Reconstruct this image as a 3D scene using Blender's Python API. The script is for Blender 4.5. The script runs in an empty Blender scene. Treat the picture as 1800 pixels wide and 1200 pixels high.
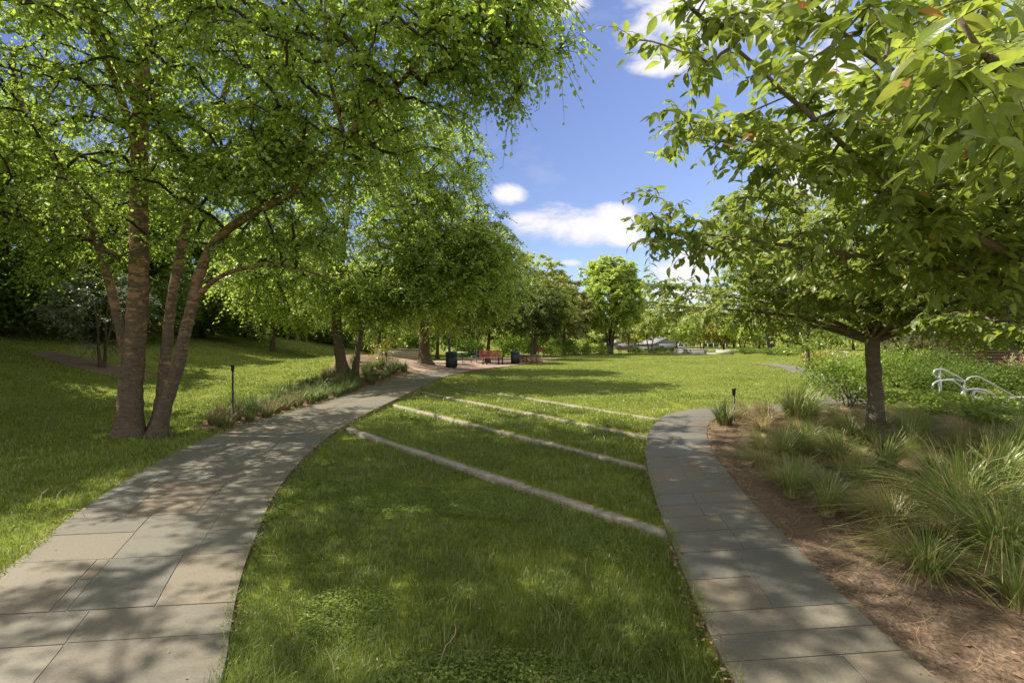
import bpy, math, random
import numpy as np
from mathutils import Vector

# ------------------------------------------------------------------ camera, sky, sun
scene = bpy.context.scene
COL = scene.collection
CAMZ = 1.85
FPX = 850.0                       # focal length in pixels of the 1800 px wide photograph
cam_d = bpy.data.cameras.new('camera')
cam_d.sensor_width = 36.0
cam_d.lens = 17.0
cam_d.clip_start = 0.05
cam_d.clip_end = 3000
cam = bpy.data.objects.new('camera', cam_d)
cam.location = (0, 0, CAMZ)
cam.rotation_euler = (math.radians(90), 0, 0)
COL.objects.link(cam)
scene.camera = cam

SUN_EL = math.radians(52.5)
SUN_ROT = math.radians(76)        # towards the left and a little ahead
world = bpy.data.worlds.new('World')
scene.world = world
world.use_nodes = True
SKY_STRENGTH = 0.15
EXPOSURE = 0.95

scene.view_settings.view_transform = 'Standard'
scene.view_settings.look = 'None'
scene.view_settings.gamma = 1.0
scene.view_settings.use_curve_mapping = False
scene.view_settings.exposure = EXPOSURE

sun_d = bpy.data.lights.new('sun', 'SUN')
sun_d.energy = 4.7
sun_d.angle = math.radians(0.53)
sun_d.color = (1.0, 0.93, 0.82)
sun = bpy.data.objects.new('sun', sun_d)
sdir = Vector((-math.cos(SUN_EL) * math.sin(SUN_ROT), math.cos(SUN_EL) * math.cos(SUN_ROT), math.sin(SUN_EL)))
sun.rotation_euler = sdir.to_track_quat('Z', 'Y').to_euler()
COL.objects.link(sun)

scene.cycles.max_bounces = 7
scene.cycles.diffuse_bounces = 6
scene.cycles.transmission_bounces = 6
scene.cycles.glossy_bounces = 2
scene.cycles.use_denoising = True


class NT:
    """tiny node-tree helper"""
    def __init__(self, tree):
        self.t = tree

    def n(self, typ, **kw):
        nd = self.t.nodes.new(typ)
        for k, v in kw.items():
            if k == 'ins':
                for a, b in v.items():
                    self.set(nd.inputs[a], b)
            else:
                setattr(nd, k, v)
        return nd

    def set(self, sock, v):
        if isinstance(v, bpy.types.NodeSocket):
            self.t.links.new(v, sock)
        elif isinstance(v, bpy.types.Node):
            self.t.links.new(v.outputs[0], sock)
        else:
            sock.default_value = v

    def math(self, op, a, b=None, c=None, clamp=False):
        nd = self.t.nodes.new('ShaderNodeMath')
        nd.operation = op
        nd.use_clamp = clamp
        self.set(nd.inputs[0], a)
        if b is not None:
            self.set(nd.inputs[1], b)
        if c is not None:
            self.set(nd.inputs[2], c)
        return nd.outputs[0]

    def ramp(self, fac, stops, interp='LINEAR'):
        nd = self.t.nodes.new('ShaderNodeValToRGB')
        cr = nd.color_ramp
        cr.interpolation = interp
        while len(cr.elements) < len(stops):
            cr.elements.new(0.5)
        for e, (p, c) in zip(cr.elements, stops):
            e.position = p
            e.color = tuple(c) + (1.0,) if len(c) == 3 else c
        self.set(nd.inputs[0], fac)
        return nd.outputs[0]

    def mix(self, fac, a, b, blend='MIX'):
        nd = self.t.nodes.new('ShaderNodeMix')
        nd.data_type = 'RGBA'
        nd.blend_type = blend
        self.set(nd.inputs[0], fac)
        self.set(nd.inputs[6], a if not isinstance(a, tuple) else (tuple(a) + (1.0,))[:4])
        self.set(nd.inputs[7], b if not isinstance(b, tuple) else (tuple(b) + (1.0,))[:4])
        return nd.outputs[2]


def build_world():
    T = NT(world.node_tree)
    world.node_tree.nodes.clear()
    out = T.n('ShaderNodeOutputWorld')
    bg = T.n('ShaderNodeBackground')
    bg.inputs['Strength'].default_value = SKY_STRENGTH
    sky = T.n('ShaderNodeTexSky')
    sky.sky_type = 'NISHITA'
    sky.sun_disc = False
    sky.sun_elevation = SUN_EL
    sky.sun_rotation = SUN_ROT
    sky.air_density = 1.0
    sky.dust_density = 0.6
    sky.ozone_density = 2.2
    hsv = T.n('ShaderNodeHueSaturation', ins={'Hue': 0.517, 'Saturation': 1.05, 'Value': 0.585, 'Color': sky.outputs[0]})
    # clouds: blobs laid out over directions of the sky, broken up by noise
    tc = T.n('ShaderNodeTexCoord')
    sep = T.n('ShaderNodeSeparateXYZ', ins={0: tc.outputs['Generated']})
    ymax = T.math('MAXIMUM', sep.outputs[1], 0.04)
    u = T.math('DIVIDE', sep.outputs[0], ymax)
    v = T.math('DIVIDE', sep.outputs[2], ymax)
    uv = T.n('ShaderNodeCombineXYZ', ins={0: u, 1: T.math('MULTIPLY', v, 1.6), 2: 0.0})
    nz = T.n('ShaderNodeTexNoise', ins={'Vector': uv, 'Scale': 6.0, 'Detail': 12.0, 'Roughness': 0.66, 'Distortion': .35})
    nz2 = T.n('ShaderNodeTexNoise', ins={'Vector': uv, 'Scale': 2.6, 'Detail': 6.0, 'Roughness': 0.6})
    n1 = T.math('MULTIPLY', T.math('SUBTRACT', nz.outputs[0], 0.5), 4.6)
    blobs = [(1020, 398, 95, 30), (940, 392, 45, 18), (1095, 418, 38, 16), (1075, 378, 42, 17), (1150, 45, 58, 58), (1215, 25, 80, 55),
             (1340, 20, 130, 45), (985, 2, 42, 24), (893, 342, 26, 15), (1008, 462, 18, 6), (1195, 484, 50, 20),
             (1180, 518, 60, 14), (1225, 452, 40, 10), (1160, 118, 46, 16), (1190, 118, 12, 12), (1460, 140, 60, 60),
             (320, 315, 70, 45), (60, 310, 60, 30), (1500, 300, 140, 60), (1230, 520, 60, 10)]
    m = None
    for (px, py, a, b) in blobs:
        uu = T.math('DIVIDE', T.math('SUBTRACT', u, (px - 900) / 850), a / 850 * 1.25)
        vv = T.math('DIVIDE', T.math('SUBTRACT', v, (600 - py) / 850), b / 850 * 1.25)
        e = T.math('SUBTRACT', 1.0, T.math('ADD', T.math('MULTIPLY', uu, uu), T.math('MULTIPLY', vv, vv)))
        e = T.math('MAXIMUM', e, -2.0)
        m = e if m is None else T.math('MAXIMUM', m, e)
    soft = T.math('ADD', m, n1)
    mask = T.n('ShaderNodeMapRange', ins={0: soft, 1: -0.35, 2: 1.05, 3: 0.0, 4: 0.97})
    mask.interpolation_type = 'SMOOTHSTEP'
    # thin veil elsewhere
    veil = T.n('ShaderNodeMapRange', ins={0: nz2.outputs[0], 1: 0.55, 2: 0.8, 3: 0.0, 4: 0.3})
    fwd = T.math('GREATER_THAN', sep.outputs[1], 0.05)
    up = T.math('GREATER_THAN', sep.outputs[2], 0.0)
    mk = T.math('MULTIPLY', T.math('MAXIMUM', mask.outputs[0], veil.outputs[0]), T.math('MULTIPLY', fwd, up))
    shade = T.n('ShaderNodeMapRange', ins={0: soft, 1: 0.3, 2: 1.6, 3: 0.72, 4: 1.0})
    cc = T.mix(shade.outputs[0], (2.7, 2.65, 2.9), (3.7, 3.6, 3.6))
    col = T.mix(mk, hsv.outputs[0], cc)
    # bright clouds added out of frame, overhead and behind, to lift the fill light
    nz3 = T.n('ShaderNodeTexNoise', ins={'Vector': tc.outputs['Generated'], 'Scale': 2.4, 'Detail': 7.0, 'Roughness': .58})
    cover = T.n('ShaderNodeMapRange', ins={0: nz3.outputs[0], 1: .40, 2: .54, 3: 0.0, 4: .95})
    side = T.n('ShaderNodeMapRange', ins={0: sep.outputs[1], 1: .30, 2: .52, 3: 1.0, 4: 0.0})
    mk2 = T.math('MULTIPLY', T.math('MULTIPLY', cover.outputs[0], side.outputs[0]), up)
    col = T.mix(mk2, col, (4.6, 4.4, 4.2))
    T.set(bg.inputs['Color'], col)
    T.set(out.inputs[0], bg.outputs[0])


build_world()
rng = np.random.default_rng(7)


# ------------------------------------------------------------------ helpers
def thing(name, label, cat, loc=(0, 0, 0), group=None, rz=0.0):
    o = bpy.data.objects.new(name, None)
    COL.objects.link(o)
    o.location = loc
    o.rotation_euler = (0, 0, rz)
    o.empty_display_size = 0.2
    o['label'] = label
    o['category'] = cat
    if group:
        o['group'] = group
    return o


def tag(o, label, cat, group=None):
    o['label'] = label
    o['category'] = cat
    if group:
        o['group'] = group
    return o


def kind(o, k, label=None, cat=None):
    o['kind'] = k
    if label:
        o['label'] = label
    if cat:
        o['category'] = cat
    return o


class Geo:
    """collects numpy geometry of one mesh (quads and tris), with per-vertex 'rnd' and per-face material index"""
    def __init__(self):
        self.v, self.q, self.t, self.r, self.mq, self.mt, self.x = [], [], [], [], [], [], []
        self.nv = 0

    def add(self, v, q=None, t=None, r=None, mi=0, x=None):
        v = np.asarray(v, dtype=np.float32).reshape(-1, 3)
        self.x.append(x)
        self.v.append(v)
        self.r.append(np.zeros(len(v), np.float32) if r is None else np.broadcast_to(np.asarray(r, np.float32), (len(v),)))
        if q is not None and len(q):
            q = np.asarray(q, np.int64).reshape(-1, 4)
            self.q.append(q + self.nv)
            self.mq.append(np.full(len(q), mi, np.int32))
        if t is not None and len(t):
            t = np.asarray(t, np.int64).reshape(-1, 3)
            self.t.append(t + self.nv)
            self.mt.append(np.full(len(t), mi, np.int32))
        self.nv += len(v)

    def build(self, name, mats, parent=None, origin=(0, 0, 0), smooth=False):
        me = bpy.data.meshes.new(name)
        v = np.concatenate(self.v) - np.asarray(origin, np.float32)
        q = np.concatenate(self.q) if self.q else np.zeros((0, 4), np.int64)
        t = np.concatenate(self.t) if self.t else np.zeros((0, 3), np.int64)
        mi = np.concatenate((self.mq if self.q else []) + (self.mt if self.t else []))
        me.vertices.add(len(v))
        me.vertices.foreach_set('co', v.astype(np.float32).ravel())
        loops = np.concatenate([q.ravel(), t.ravel()]).astype(np.int32)
        me.loops.add(len(loops))
        me.loops.foreach_set('vertex_index', loops)
        starts = np.concatenate([np.arange(len(q)) * 4, len(q) * 4 + np.arange(len(t)) * 3]).astype(np.int32)
        me.polygons.add(len(starts))
        me.polygons.foreach_set('loop_start', starts)
        if not isinstance(mats, (list, tuple)):
            mats = [mats]
        for m in mats:
            me.materials.append(m)
        me.polygons.foreach_set('material_index', mi.astype(np.int32))
        if smooth:
            me.polygons.foreach_set('use_smooth', np.ones(len(starts), bool))
        a = me.attributes.new('rnd', 'FLOAT', 'POINT')
        a.data.foreach_set('value', np.concatenate(self.r).astype(np.float32))
        if any(x is not None for x in self.x):
            X = np.concatenate([np.zeros((len(v_), 2), np.float32) if x is None else x for x, v_ in zip(self.x, self.v)])
            for nm, kk in (('leaf_across', 0), ('leaf_along', 1)):
                at2 = me.attributes.new(nm, 'FLOAT', 'POINT')
                at2.data.foreach_set('value', X[:, kk].astype(np.float32))
        me.update(calc_edges=True)
        me.validate()
        o = bpy.data.objects.new(name, me)
        COL.objects.link(o)
        if parent is not None:
            o.parent = parent
        return o

    # ---- shapes
    def box(self, c, s, rz=0.0, r=0.5, mi=0, bevel=0.0):
        cx, cy, cz = c
        hx, hy, hz = s[0] / 2, s[1] / 2, s[2] / 2
        if bevel <= 0:
            pts = np.array([[x, y, z] for z in (-hz, hz) for (x, y) in ((-hx, -hy), (hx, -hy), (hx, hy), (-hx, hy))])
            q = [[3, 2, 1, 0], [4, 5, 6, 7], [0, 1, 5, 4], [1, 2, 6, 5], [2, 3, 7, 6], [3, 0, 4, 7]]
        else:
            b = min(bevel, hx * .9, hy * .9, hz * .9)
            rings = []
            for (z, i) in ((-hz, b), (-hz + b, 0), (hz - b, 0), (hz, b)):
                xx, yy = hx - i, hy - i
                cb = b * 0.6 if i == 0 else b * 0.3
                rings += [[x, y, z] for (x, y) in ((-xx + cb, -yy), (xx - cb, -yy), (xx, -yy + cb), (xx, yy - cb),
                                                   (xx - cb, yy), (-xx + cb, yy), (-xx, yy - cb), (-xx, -yy + cb))]
            pts = np.array(rings)
            q = []
            for k in range(3):
                for j in range(8):
                    q.append([k * 8 + j, k * 8 + (j + 1) % 8, k * 8 + 8 + (j + 1) % 8, k * 8 + 8 + j])
            for o_, fl in ((0, True), (24, False)):
                f = [[0, 1, 2, 3], [0, 3, 4, 7], [4, 5, 6, 7]]
                for a in f:
                    a = [o_ + i for i in a]
                    q.append(a[::-1] if fl else a)
        ca, sa = math.cos(rz), math.sin(rz)
        p = np.stack([pts[:, 0] * ca - pts[:, 1] * sa + cx, pts[:, 0] * sa + pts[:, 1] * ca + cy, pts[:, 2] + cz], 1)
        self.add(p, q=q, r=r, mi=mi)

    def tubes(self, polys, radii, sides=6, r=None, mi=0, cap=False, rad_ang=None):
        """polys: (M,n,3) array, radii: (M,n)"""
        P = np.asarray(polys, np.float64)
        if P.ndim == 2:
            P = P[None]
        R = np.asarray(radii, np.float64)
        if R.ndim == 1:
            R = np.broadcast_to(R, P.shape[:2])
        M, n, _ = P.shape
        T = np.gradient(P, axis=1)
        T /= np.linalg.norm(T, axis=2, keepdims=True) + 1e-9
        mean = P[:, -1] - P[:, 0]
        mean = mean / (np.linalg.norm(mean, axis=1, keepdims=True) + 1e-9)
        ref = np.where(np.abs(mean[:, :1]) < 0.6, np.array([[1., 0, 0]]), np.array([[0, 1., 0]]))
        ref = np.broadcast_to(ref[:, None, :], T.shape)
        A = np.cross(T, ref)
        A /= np.linalg.norm(A, axis=2, keepdims=True) + 1e-9
        B = np.cross(T, A)
        ang = np.arange(sides) * 2 * math.pi / sides
        Rm = R[:, :, None, None] if rad_ang is None else R[:, :, None, None] * rad_ang[None, :, :, None]
        V = P[:, :, None, :] + Rm * (np.cos(ang)[None, None, :, None] * A[:, :, None, :] + np.sin(ang)[None, None, :, None] * B[:, :, None, :])
        base = (np.arange(M) * n * sides)[:, None, None]
        i = (np.arange(n - 1) * sides)[None, :, None]
        j = np.arange(sides)[None, None, :]
        j2 = (j + 1) % sides
        q = np.stack([base + i + j, base + i + sides + j, base + i + sides + j2, base + i + j2], -1).reshape(-1, 4)
        rr = 0.5 if r is None else r
        if np.ndim(rr) == 1:
            rr = np.repeat(np.asarray(rr), n * sides)
        tt = None
        if cap:
            tt = []
            for m_ in range(M):
                for ofs, fl in ((m_ * n * sides, False), (m_ * n * sides + (n - 1) * sides, True)):
                    for k in range(1, sides - 1):
                        f = [ofs, ofs + k, ofs + k + 1]
                        tt.append(f[::-1] if fl else f)
        self.add(V.reshape(-1, 3), q=q, t=tt, r=rr, mi=mi)

    def lathe(self, c, prof, seg=20, r=0.5, mi=0):
        prof = np.asarray(prof, float)
        a = np.arange(seg) * 2 * math.pi / seg
        V = np.stack([prof[:, None, 0] * np.cos(a) + c[0], prof[:, None, 0] * np.sin(a) + c[1], np.broadcast_to(prof[:, None, 1] + c[2], (len(prof), seg))], -1)
        n = len(prof)
        i = (np.arange(n - 1) * seg)[:, None]
        j = np.arange(seg)[None]
        j2 = (j + 1) % seg
        q = np.stack([i + j, i + j2, i + seg + j2, i + seg + j], -1).reshape(-1, 4)
        self.add(V.reshape(-1, 3), q=q, r=r, mi=mi)

    def leaves(self, P, D, N, S, W=0.55, r=None, fold=0.12, lod=1, mi=0):
        """P base, D direction of tip, N normal, S length"""
        P = np.asarray(P, np.float32)
        n = len(P)
        D = D / (np.linalg.norm(D, axis=1, keepdims=True) + 1e-9)
        X = np.cross(D, N)
        X /= np.linalg.norm(X, axis=1, keepdims=True) + 1e-9
        N = np.cross(X, D)
        S = np.broadcast_to(np.asarray(S, np.float32), (n,))
        r = np.random.default_rng(n).random(n).astype(np.float32) if r is None else np.asarray(r, np.float32)
        if lod == 0:
            rl = np.random.default_rng(n + 77)
            curl = rl.uniform(.0, .5, n)
            bend = rl.normal(0, .12, n)
            ts = np.array([0, .14, .36, .6, .82, 1.0])
            ws = np.array([0.02, .62, 1.0, .88, .46, 0.0])
            rows = []
            for t_, w_ in zip(ts, ws):
                mid = P + D * (t_ * S)[:, None] - N * ((curl * t_ * t_) * S)[:, None] + X * ((bend * t_ * t_) * S)[:, None]
                off = X * (w_ * W * 0.5 * S)[:, None] + N * (fold * w_ * S)[:, None]
                off2 = -X * (w_ * W * 0.5 * S)[:, None] + N * (fold * w_ * S)[:, None]
                rows += [mid + off2, mid, mid + off]
            V = np.stack(rows, 1).reshape(-1, 3)
            k = len(ts) * 3
            b = (np.arange(n) * k)[:, None]
            f = []
            for i in range(len(ts) - 1):
                f.append([3 * i, 3 * i + 1, 3 * i + 4, 3 * i + 3])
                f.append([3 * i + 1, 3 * i + 2, 3 * i + 5, 3 * i + 4])
            q = (b[:, :, None] + np.array(f)[None]).reshape(-1, 4)
            xx = np.stack([np.tile(np.array([-1., 0, 1.]), len(ts)), np.repeat(ts, 3)], 1)
            self.add(V, q=q, r=np.repeat(r, k), mi=mi, x=np.tile(xx, (n, 1)).astype(np.float32))
        elif lod == 1:
            w1, w2 = W * 0.5, W * 0.40
            a = D * (0.30 * S)[:, None]
            c = D * (0.66 * S)[:, None]
            up = N * (fold * S)[:, None]
            V = np.stack([P, P + a + X * (w1 * S)[:, None] + up, P + c + X * (w2 * S)[:, None] + up * .8, P + D * S[:, None],
                          P + c - X * (w2 * S)[:, None] + up * .8, P + a - X * (w1 * S)[:, None] + up], 1).reshape(-1, 3)
            b = (np.arange(n) * 6)[:, None, None]
            q = (b + np.array([[0, 1, 2, 3], [0, 3, 4, 5]])[None]).reshape(-1, 4)
            self.add(V, q=q, r=np.repeat(r, 6), mi=mi)
        else:
            a = D * (0.45 * S)[:, None]
            V = np.stack([P, P + a + X * (W * .5 * S)[:, None], P + D * S[:, None], P + a - X * (W * .5 * S)[:, None]], 1).reshape(-1, 3)
            b = (np.arange(n) * 4)[:, None]
            q = (b + np.array([[0, 1, 2, 3]])).reshape(-1, 4)
            self.add(V, q=q, r=np.repeat(r, 4), mi=mi)


def sstep(t):
    t = np.clip(t, 0, 1)
    return t * t * (3 - 2 * t)


def vnoise(x, y, seed=0):
    """2-D value noise 0..1"""
    x = np.asarray(x, float)
    y = np.asarray(y, float)
    xi, yi = np.floor(x).astype(np.int64), np.floor(y).astype(np.int64)
    fx, fy = sstep(x - xi), sstep(y - yi)

    def h(a, b):
        k = (a * 374761393 + b * 668265263 + seed * 982451653) & 0xFFFFFFFF
        k = ((k ^ (k >> 13)) * 1274126177) & 0xFFFFFFFF
        return ((k ^ (k >> 16)) & 0xFFFF) / 65535.0
    return (h(xi, yi) * (1 - fx) + h(xi + 1, yi) * fx) * (1 - fy) + (h(xi, yi + 1) * (1 - fx) + h(xi + 1, yi + 1) * fx) * fy


def resample(pts, n):
    """Catmull-Rom through 2-D/3-D points, n samples at equal parameter of chord length"""
    p = np.asarray(pts, float)
    d = np.concatenate([[0], np.cumsum(np.linalg.norm(np.diff(p, axis=0), axis=1))])
    t = np.linspace(0, d[-1], n)
    m = np.gradient(p, d, axis=0)
    k = np.clip(np.searchsorted(d, t, side='right') - 1, 0, len(p) - 2)
    h = (d[k + 1] - d[k])[:, None]
    s = ((t - d[k])[:, None]) / h
    return (2 * s ** 3 - 3 * s ** 2 + 1) * p[k] + (s ** 3 - 2 * s ** 2 + s) * h * m[k] + (-2 * s ** 3 + 3 * s ** 2) * p[k + 1] + (s ** 3 - s ** 2) * h * m[k + 1]


def in_poly(x, y, poly):
    poly = np.asarray(poly)
    ins = np.zeros(np.shape(x), bool)
    j = len(poly) - 1
    for i in range(len(poly)):
        xi, yi = poly[i]
        xj, yj = poly[j]
        if yi != yj:
            c = ((yi > y) != (yj > y)) & (x < (xj - xi) * (y - yi) / (yj - yi) + xi)
            ins ^= c
        j = i
    return ins


# ------------------------------------------------------------------ layout of the ground
# left path edges (plan)
LP_R = np.array([(0.2, -3), (-0.85, 0.2), (-1.35, 1.8), (-1.57, 2.6), (-1.86, 3.2), (-2.17, 3.9), (-2.45, 4.65), (-2.78, 5.6), (-3.12, 7.0), (-3.32, 8.3), (-3.45, 10.0),
                 (-3.42, 11.6), (-3.32, 13.4), (-3.1, 16.5), (-2.65, 20.9), (-2.35, 22.3)])
LP_L = np.array([(-1.6, -3), (-2.75, 0.5), (-3.35, 2.2), (-3.65, 3.0), (-4.0, 3.8), (-4.35, 4.55), (-4.72, 5.4), (-5.2, 6.8), (-5.5, 7.9), (-5.66, 9.0), (-5.68, 10.4),
                 (-5.5, 11.6), (-5.25, 13.4), (-4.85, 16.0), (-4.35, 19.6), (-3.9, 21.8)])
RP_L = np.array([(1.6, -2), (1.2, 1.0), (1.17, 2.6), (1.25, 3.3), (1.38, 4.15), (1.49, 4.85), (1.68, 5.85), (2.02, 7.3), (2.45, 8.6), (2.85, 9.5), (3.3, 10.25), (4.1, 10.85), (5.2, 11.2), (6.3, 11.6),
                 (8.0, 12.7), (9.9, 14.8), (12.4, 19.8), (14.4, 25.2), (15.9, 28.6), (16.6, 33)])
RP_R = np.array([(3.2, -2), (2.5, 0.8), (2.2, 2.6), (2.24, 3.2), (2.36, 4.0), (2.48, 4.9), (2.68, 5.95), (3.04, 7.4), (3.42, 8.5), (3.75, 9.2), (4.1, 9.7), (4.7, 10.05), (5.6, 10.4), (6.7, 10.75),
                 (8.8, 12.0), (10.9, 14.2), (13.4, 19.4), (15.4, 24.8), (17.0, 28.2), (18.0, 33)])
CURBS = [((-3.42, 9.97), (1.42, 4.55), 0.09), ((-3.33, 13.4), (1.86, 6.66), 0.15), ((-3.12, 16.2), (2.3, 8.71), 0.21), ((-2.4, 17.9), (3.0, 10.2), 0.27)]


def curb_d(k, x, y):
    (ax, ay), (bx, by), _ = CURBS[k]
    dx, dy = bx - ax, by - ay
    L = math.hypot(dx, dy)
    return ((x - ax) * (-dy) + (y - ay) * dx) / L      # positive beyond the curb


def ramp_z(x, y):
    s = .75 * x + .66 * y
    return np.clip(0.0345 * (s - 1.35), 0, .3)


def base_z(x, y):
    x = np.asarray(x, float)
    y = np.asarray(y, float)
    z = ramp_z(x, y)
    z = z + 2.9 * sstep((-x - 8.0) / 17.0)
    z = z + 0.85 * np.exp(-((x + 8) / 3.7) ** 2 - ((y - 25) / 6.0) ** 2)
    dip = sstep((x - 10.5) / 0.3) * sstep((y - 9.3) / .4) * (1 - sstep((y - 12.2) / .3))
    z = z - dip * np.clip((x - 10.5) * 0.42, 0, 1.6)
    z = z + 0.05 * (vnoise(x * .35, y * .35, 3) - .5) * sstep((np.abs(x) - 5) / 6)
    return z


def gz(x, y):
    x = np.asarray(x, float)
    y = np.asarray(y, float)
    z = base_z(x, y)
    xl = np.interp(y, LP_R[:, 1], LP_R[:, 0])
    xr = np.interp(y, RP_L[:12, 1], RP_L[:12, 0])
    inw = (x > xl) & (x < xr) & (y < 19)
    d = [curb_d(k, x, y) for k in range(4)]
    tz = np.where(d[0] < 0, 0.0, 0)
    fl = [(0.075, 0.062), (0.135, 0.122), (0.195, 0.19)]
    for k in range(3):
        m = (d[k] >= 0) & (d[k + 1] < 0)
        t = d[k] / (d[k] - d[k + 1] + 1e-9)
        tz = np.where(m, fl[k][0] + (fl[k][1] - fl[k][0]) * t, tz)
    tz = np.where(d[3] >= 0, 0.255 + 0.045 * sstep(d[3] / 6), tz)
    tz = tz + 0.02 * (vnoise(x * 1.3, y * 1.3, 9) - .5) * sstep(np.minimum(np.minimum(x - xl, xr - x), 1))
    return np.where(inw, tz, z)


def gz1(x, y):
    return float(gz(np.array([x]), np.array([y]))[0])


def scr(px, py, Y):
    """world point at depth Y seen at photograph pixel (px, py)"""
    return ((px - 900) / FPX * Y, Y, CAMZ + (600 - py) / FPX * Y)


# ------------------------------------------------------------------ materials
MATS = {}


def newmat(name):
    m = bpy.data.materials.new(name)
    m.use_nodes = True
    m.node_tree.nodes.clear()
    T = NT(m.node_tree)
    out = T.n('ShaderNodeOutputMaterial')
    MATS[name] = m
    return m, T, out


def principled(T, out, color, rough=0.8, bump=None, bstr=0.3, bdist=0.01, metal=0.0, spec=0.3):
    p = T.n('ShaderNodeBsdfPrincipled')
    T.set(p.inputs['Base Color'], color if not isinstance(color, tuple) else (color + (1.0,))[:4])
    T.set(p.inputs['Roughness'], rough)
    p.inputs['Metallic'].default_value = metal
    p.inputs['Specular IOR Level'].default_value = spec
    if bump is not None:
        b = T.n('ShaderNodeBump', ins={'Strength': bstr, 'Distance': bdist, 'Height': bump})
        T.set(p.inputs['Normal'], b.outputs[0])
    T.set(out.inputs[0], p.outputs[0])
    return p


def leaf_mat(name, stops, trans=0.5, tcol=1.7, gloss=0.06, grough=0.4, big=None, veins=False):
    """two-sided leaf: diffuse + translucent + a little gloss; per-leaf colour from 'rnd'"""
    m, T, out = newmat(name)
    at = T.n('ShaderNodeAttribute', attribute_name='rnd')
    col = T.ramp(at.outputs['Fac'], stops)
    if big:
        tc = T.n('ShaderNodeTexCoord')
        nz = T.n('ShaderNodeTexNoise', ins={'Vector': tc.outputs['Object'], 'Scale': big[0], 'Detail': 2.0})
        f = T.n('ShaderNodeMapRange', ins={0: nz.outputs[0], 1: .35, 2: .65, 3: 0.0, 4: 1.0})
        col = T.mix(f.outputs[0], col, T.mix(1.0, col, big[1], 'MULTIPLY'))
    nrm = None
    if veins:
        ac = T.math('ABSOLUTE', T.n('ShaderNodeAttribute', attribute_name='leaf_across').outputs['Fac'])
        al = T.n('ShaderNodeAttribute', attribute_name='leaf_along').outputs['Fac']
        ph = T.math('FRACT', T.math('SUBTRACT', T.math('MULTIPLY', al, 9.0), T.math('MULTIPLY', ac, 2.2)))
        side = T.n('ShaderNodeMapRange', ins={0: T.math('ABSOLUTE', T.math('SUBTRACT', ph, .5)), 1: .36, 2: .5, 3: 0.0, 4: 1.0})
        midr = T.n('ShaderNodeMapRange', ins={0: ac, 1: .03, 2: .10, 3: 1.0, 4: 0.0})
        vn = T.math('MAXIMUM', T.math('MULTIPLY', side.outputs[0], .55), midr.outputs[0])
        tcn = T.n('ShaderNodeTexCoord')
        spn = T.n('ShaderNodeTexNoise', ins={'Vector': tcn.outputs['Object'], 'Scale': 26.0, 'Detail': 3.0})
        mot = T.n('ShaderNodeMapRange', ins={0: spn.outputs[0], 1: .3, 2: .7, 3: .8, 4: 1.15})
        col = T.mix(1.0, col, mot.outputs[0], 'MULTIPLY')
        col = T.mix(T.math('MULTIPLY', vn, .35), col, (.34, .38, .12))
        nrm = T.n('ShaderNodeBump', ins={'Strength': .5, 'Distance': .004, 'Height': T.math('SUBTRACT', 1.0, vn)}).outputs[0]
    df = T.n('ShaderNodeBsdfDiffuse', ins={0: col})
    if nrm is not None:
        T.set(df.inputs['Normal'], nrm)
    hs = T.n('ShaderNodeHueSaturation', ins={'Hue': 0.492, 'Saturation': 1.08, 'Value': tcol, 'Color': col})
    tr = T.n('ShaderNodeBsdfTranslucent', ins={0: hs.outputs[0]})
    mx = T.n('ShaderNodeMixShader', ins={0: trans, 1: df.outputs[0], 2: tr.outputs[0]})
    gl = T.n('ShaderNodeBsdfGlossy', ins={0: (0.9, 0.95, 1.0, 1), 'Roughness': grough})
    if nrm is not None:
        T.set(gl.inputs['Normal'], nrm)
    m2 = T.n('ShaderNodeMixShader', ins={0: gloss, 1: mx.outputs[0], 2: gl.outputs[0]})
    T.set(out.inputs[0], m2.outputs[0])
    return m


M_BIRCH = leaf_mat('birch_leaf', [(0, (.175, .25, .045)), (.5, (.235, .325, .062)), (.85, (.29, .375, .075)), (1, (.37, .42, .10))], trans=.60, tcol=1.8, gloss=.03, grough=.4)
M_CHERRY = leaf_mat('cherry_leaf', [(0, (.145, .20, .038)), (.45, (.20, .265, .05)), (.8, (.26, .315, .062)), (.955, (.31, .33, .07)), (.965, (.34, .18, .05)), (.985, (.36, .15, .06)), (1, (.28, .24, .05))],
                    veins=True, trans=.52, tcol=1.7, gloss=.04, grough=.36)
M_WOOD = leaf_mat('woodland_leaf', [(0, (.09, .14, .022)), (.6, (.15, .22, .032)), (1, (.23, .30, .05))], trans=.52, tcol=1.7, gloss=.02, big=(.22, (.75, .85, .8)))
M_LIGHT = leaf_mat('spring_leaf', [(0, (.25, .335, .07)), (.5, (.33, .415, .09)), (1, (.43, .49, .125))], trans=.55, tcol=1.6, gloss=.05)
M_FAR = leaf_mat('far_leaf', [(0, (.24, .30, .06)), (.5, (.32, .37, .085)), (1, (.42, .45, .13))], trans=.5, tcol=1.5, gloss=.04)
M_FAR2 = leaf_mat('far_leaf_warm', [(0, (.22, .24, .075)), (.5, (.29, .30, .10)), (1, (.38, .37, .15))], trans=.45, tcol=1.4, gloss=.04)
M_DARKLEAF = leaf_mat('dark_leaf', [(0, (.045, .07, .018)), (.6, (.075, .11, .025)), (1, (.12, .16, .04))], trans=.4, tcol=1.5, gloss=.012)  # shade these two trees stand in is put into the leaf colour
M_SILVER = leaf_mat('silvery_leaf', [(0, (.10, .14, .07)), (.6, (.16, .19, .10)), (1, (.26, .28, .17))], trans=.4, tcol=1.3, gloss=.05, grough=.35)
M_SHRUB = leaf_mat('shrub_leaf', [(0, (.12, .185, .03)), (.5, (.18, .26, .045)), (1, (.27, .34, .075))], trans=.45, tcol=1.6, gloss=.02)
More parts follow.
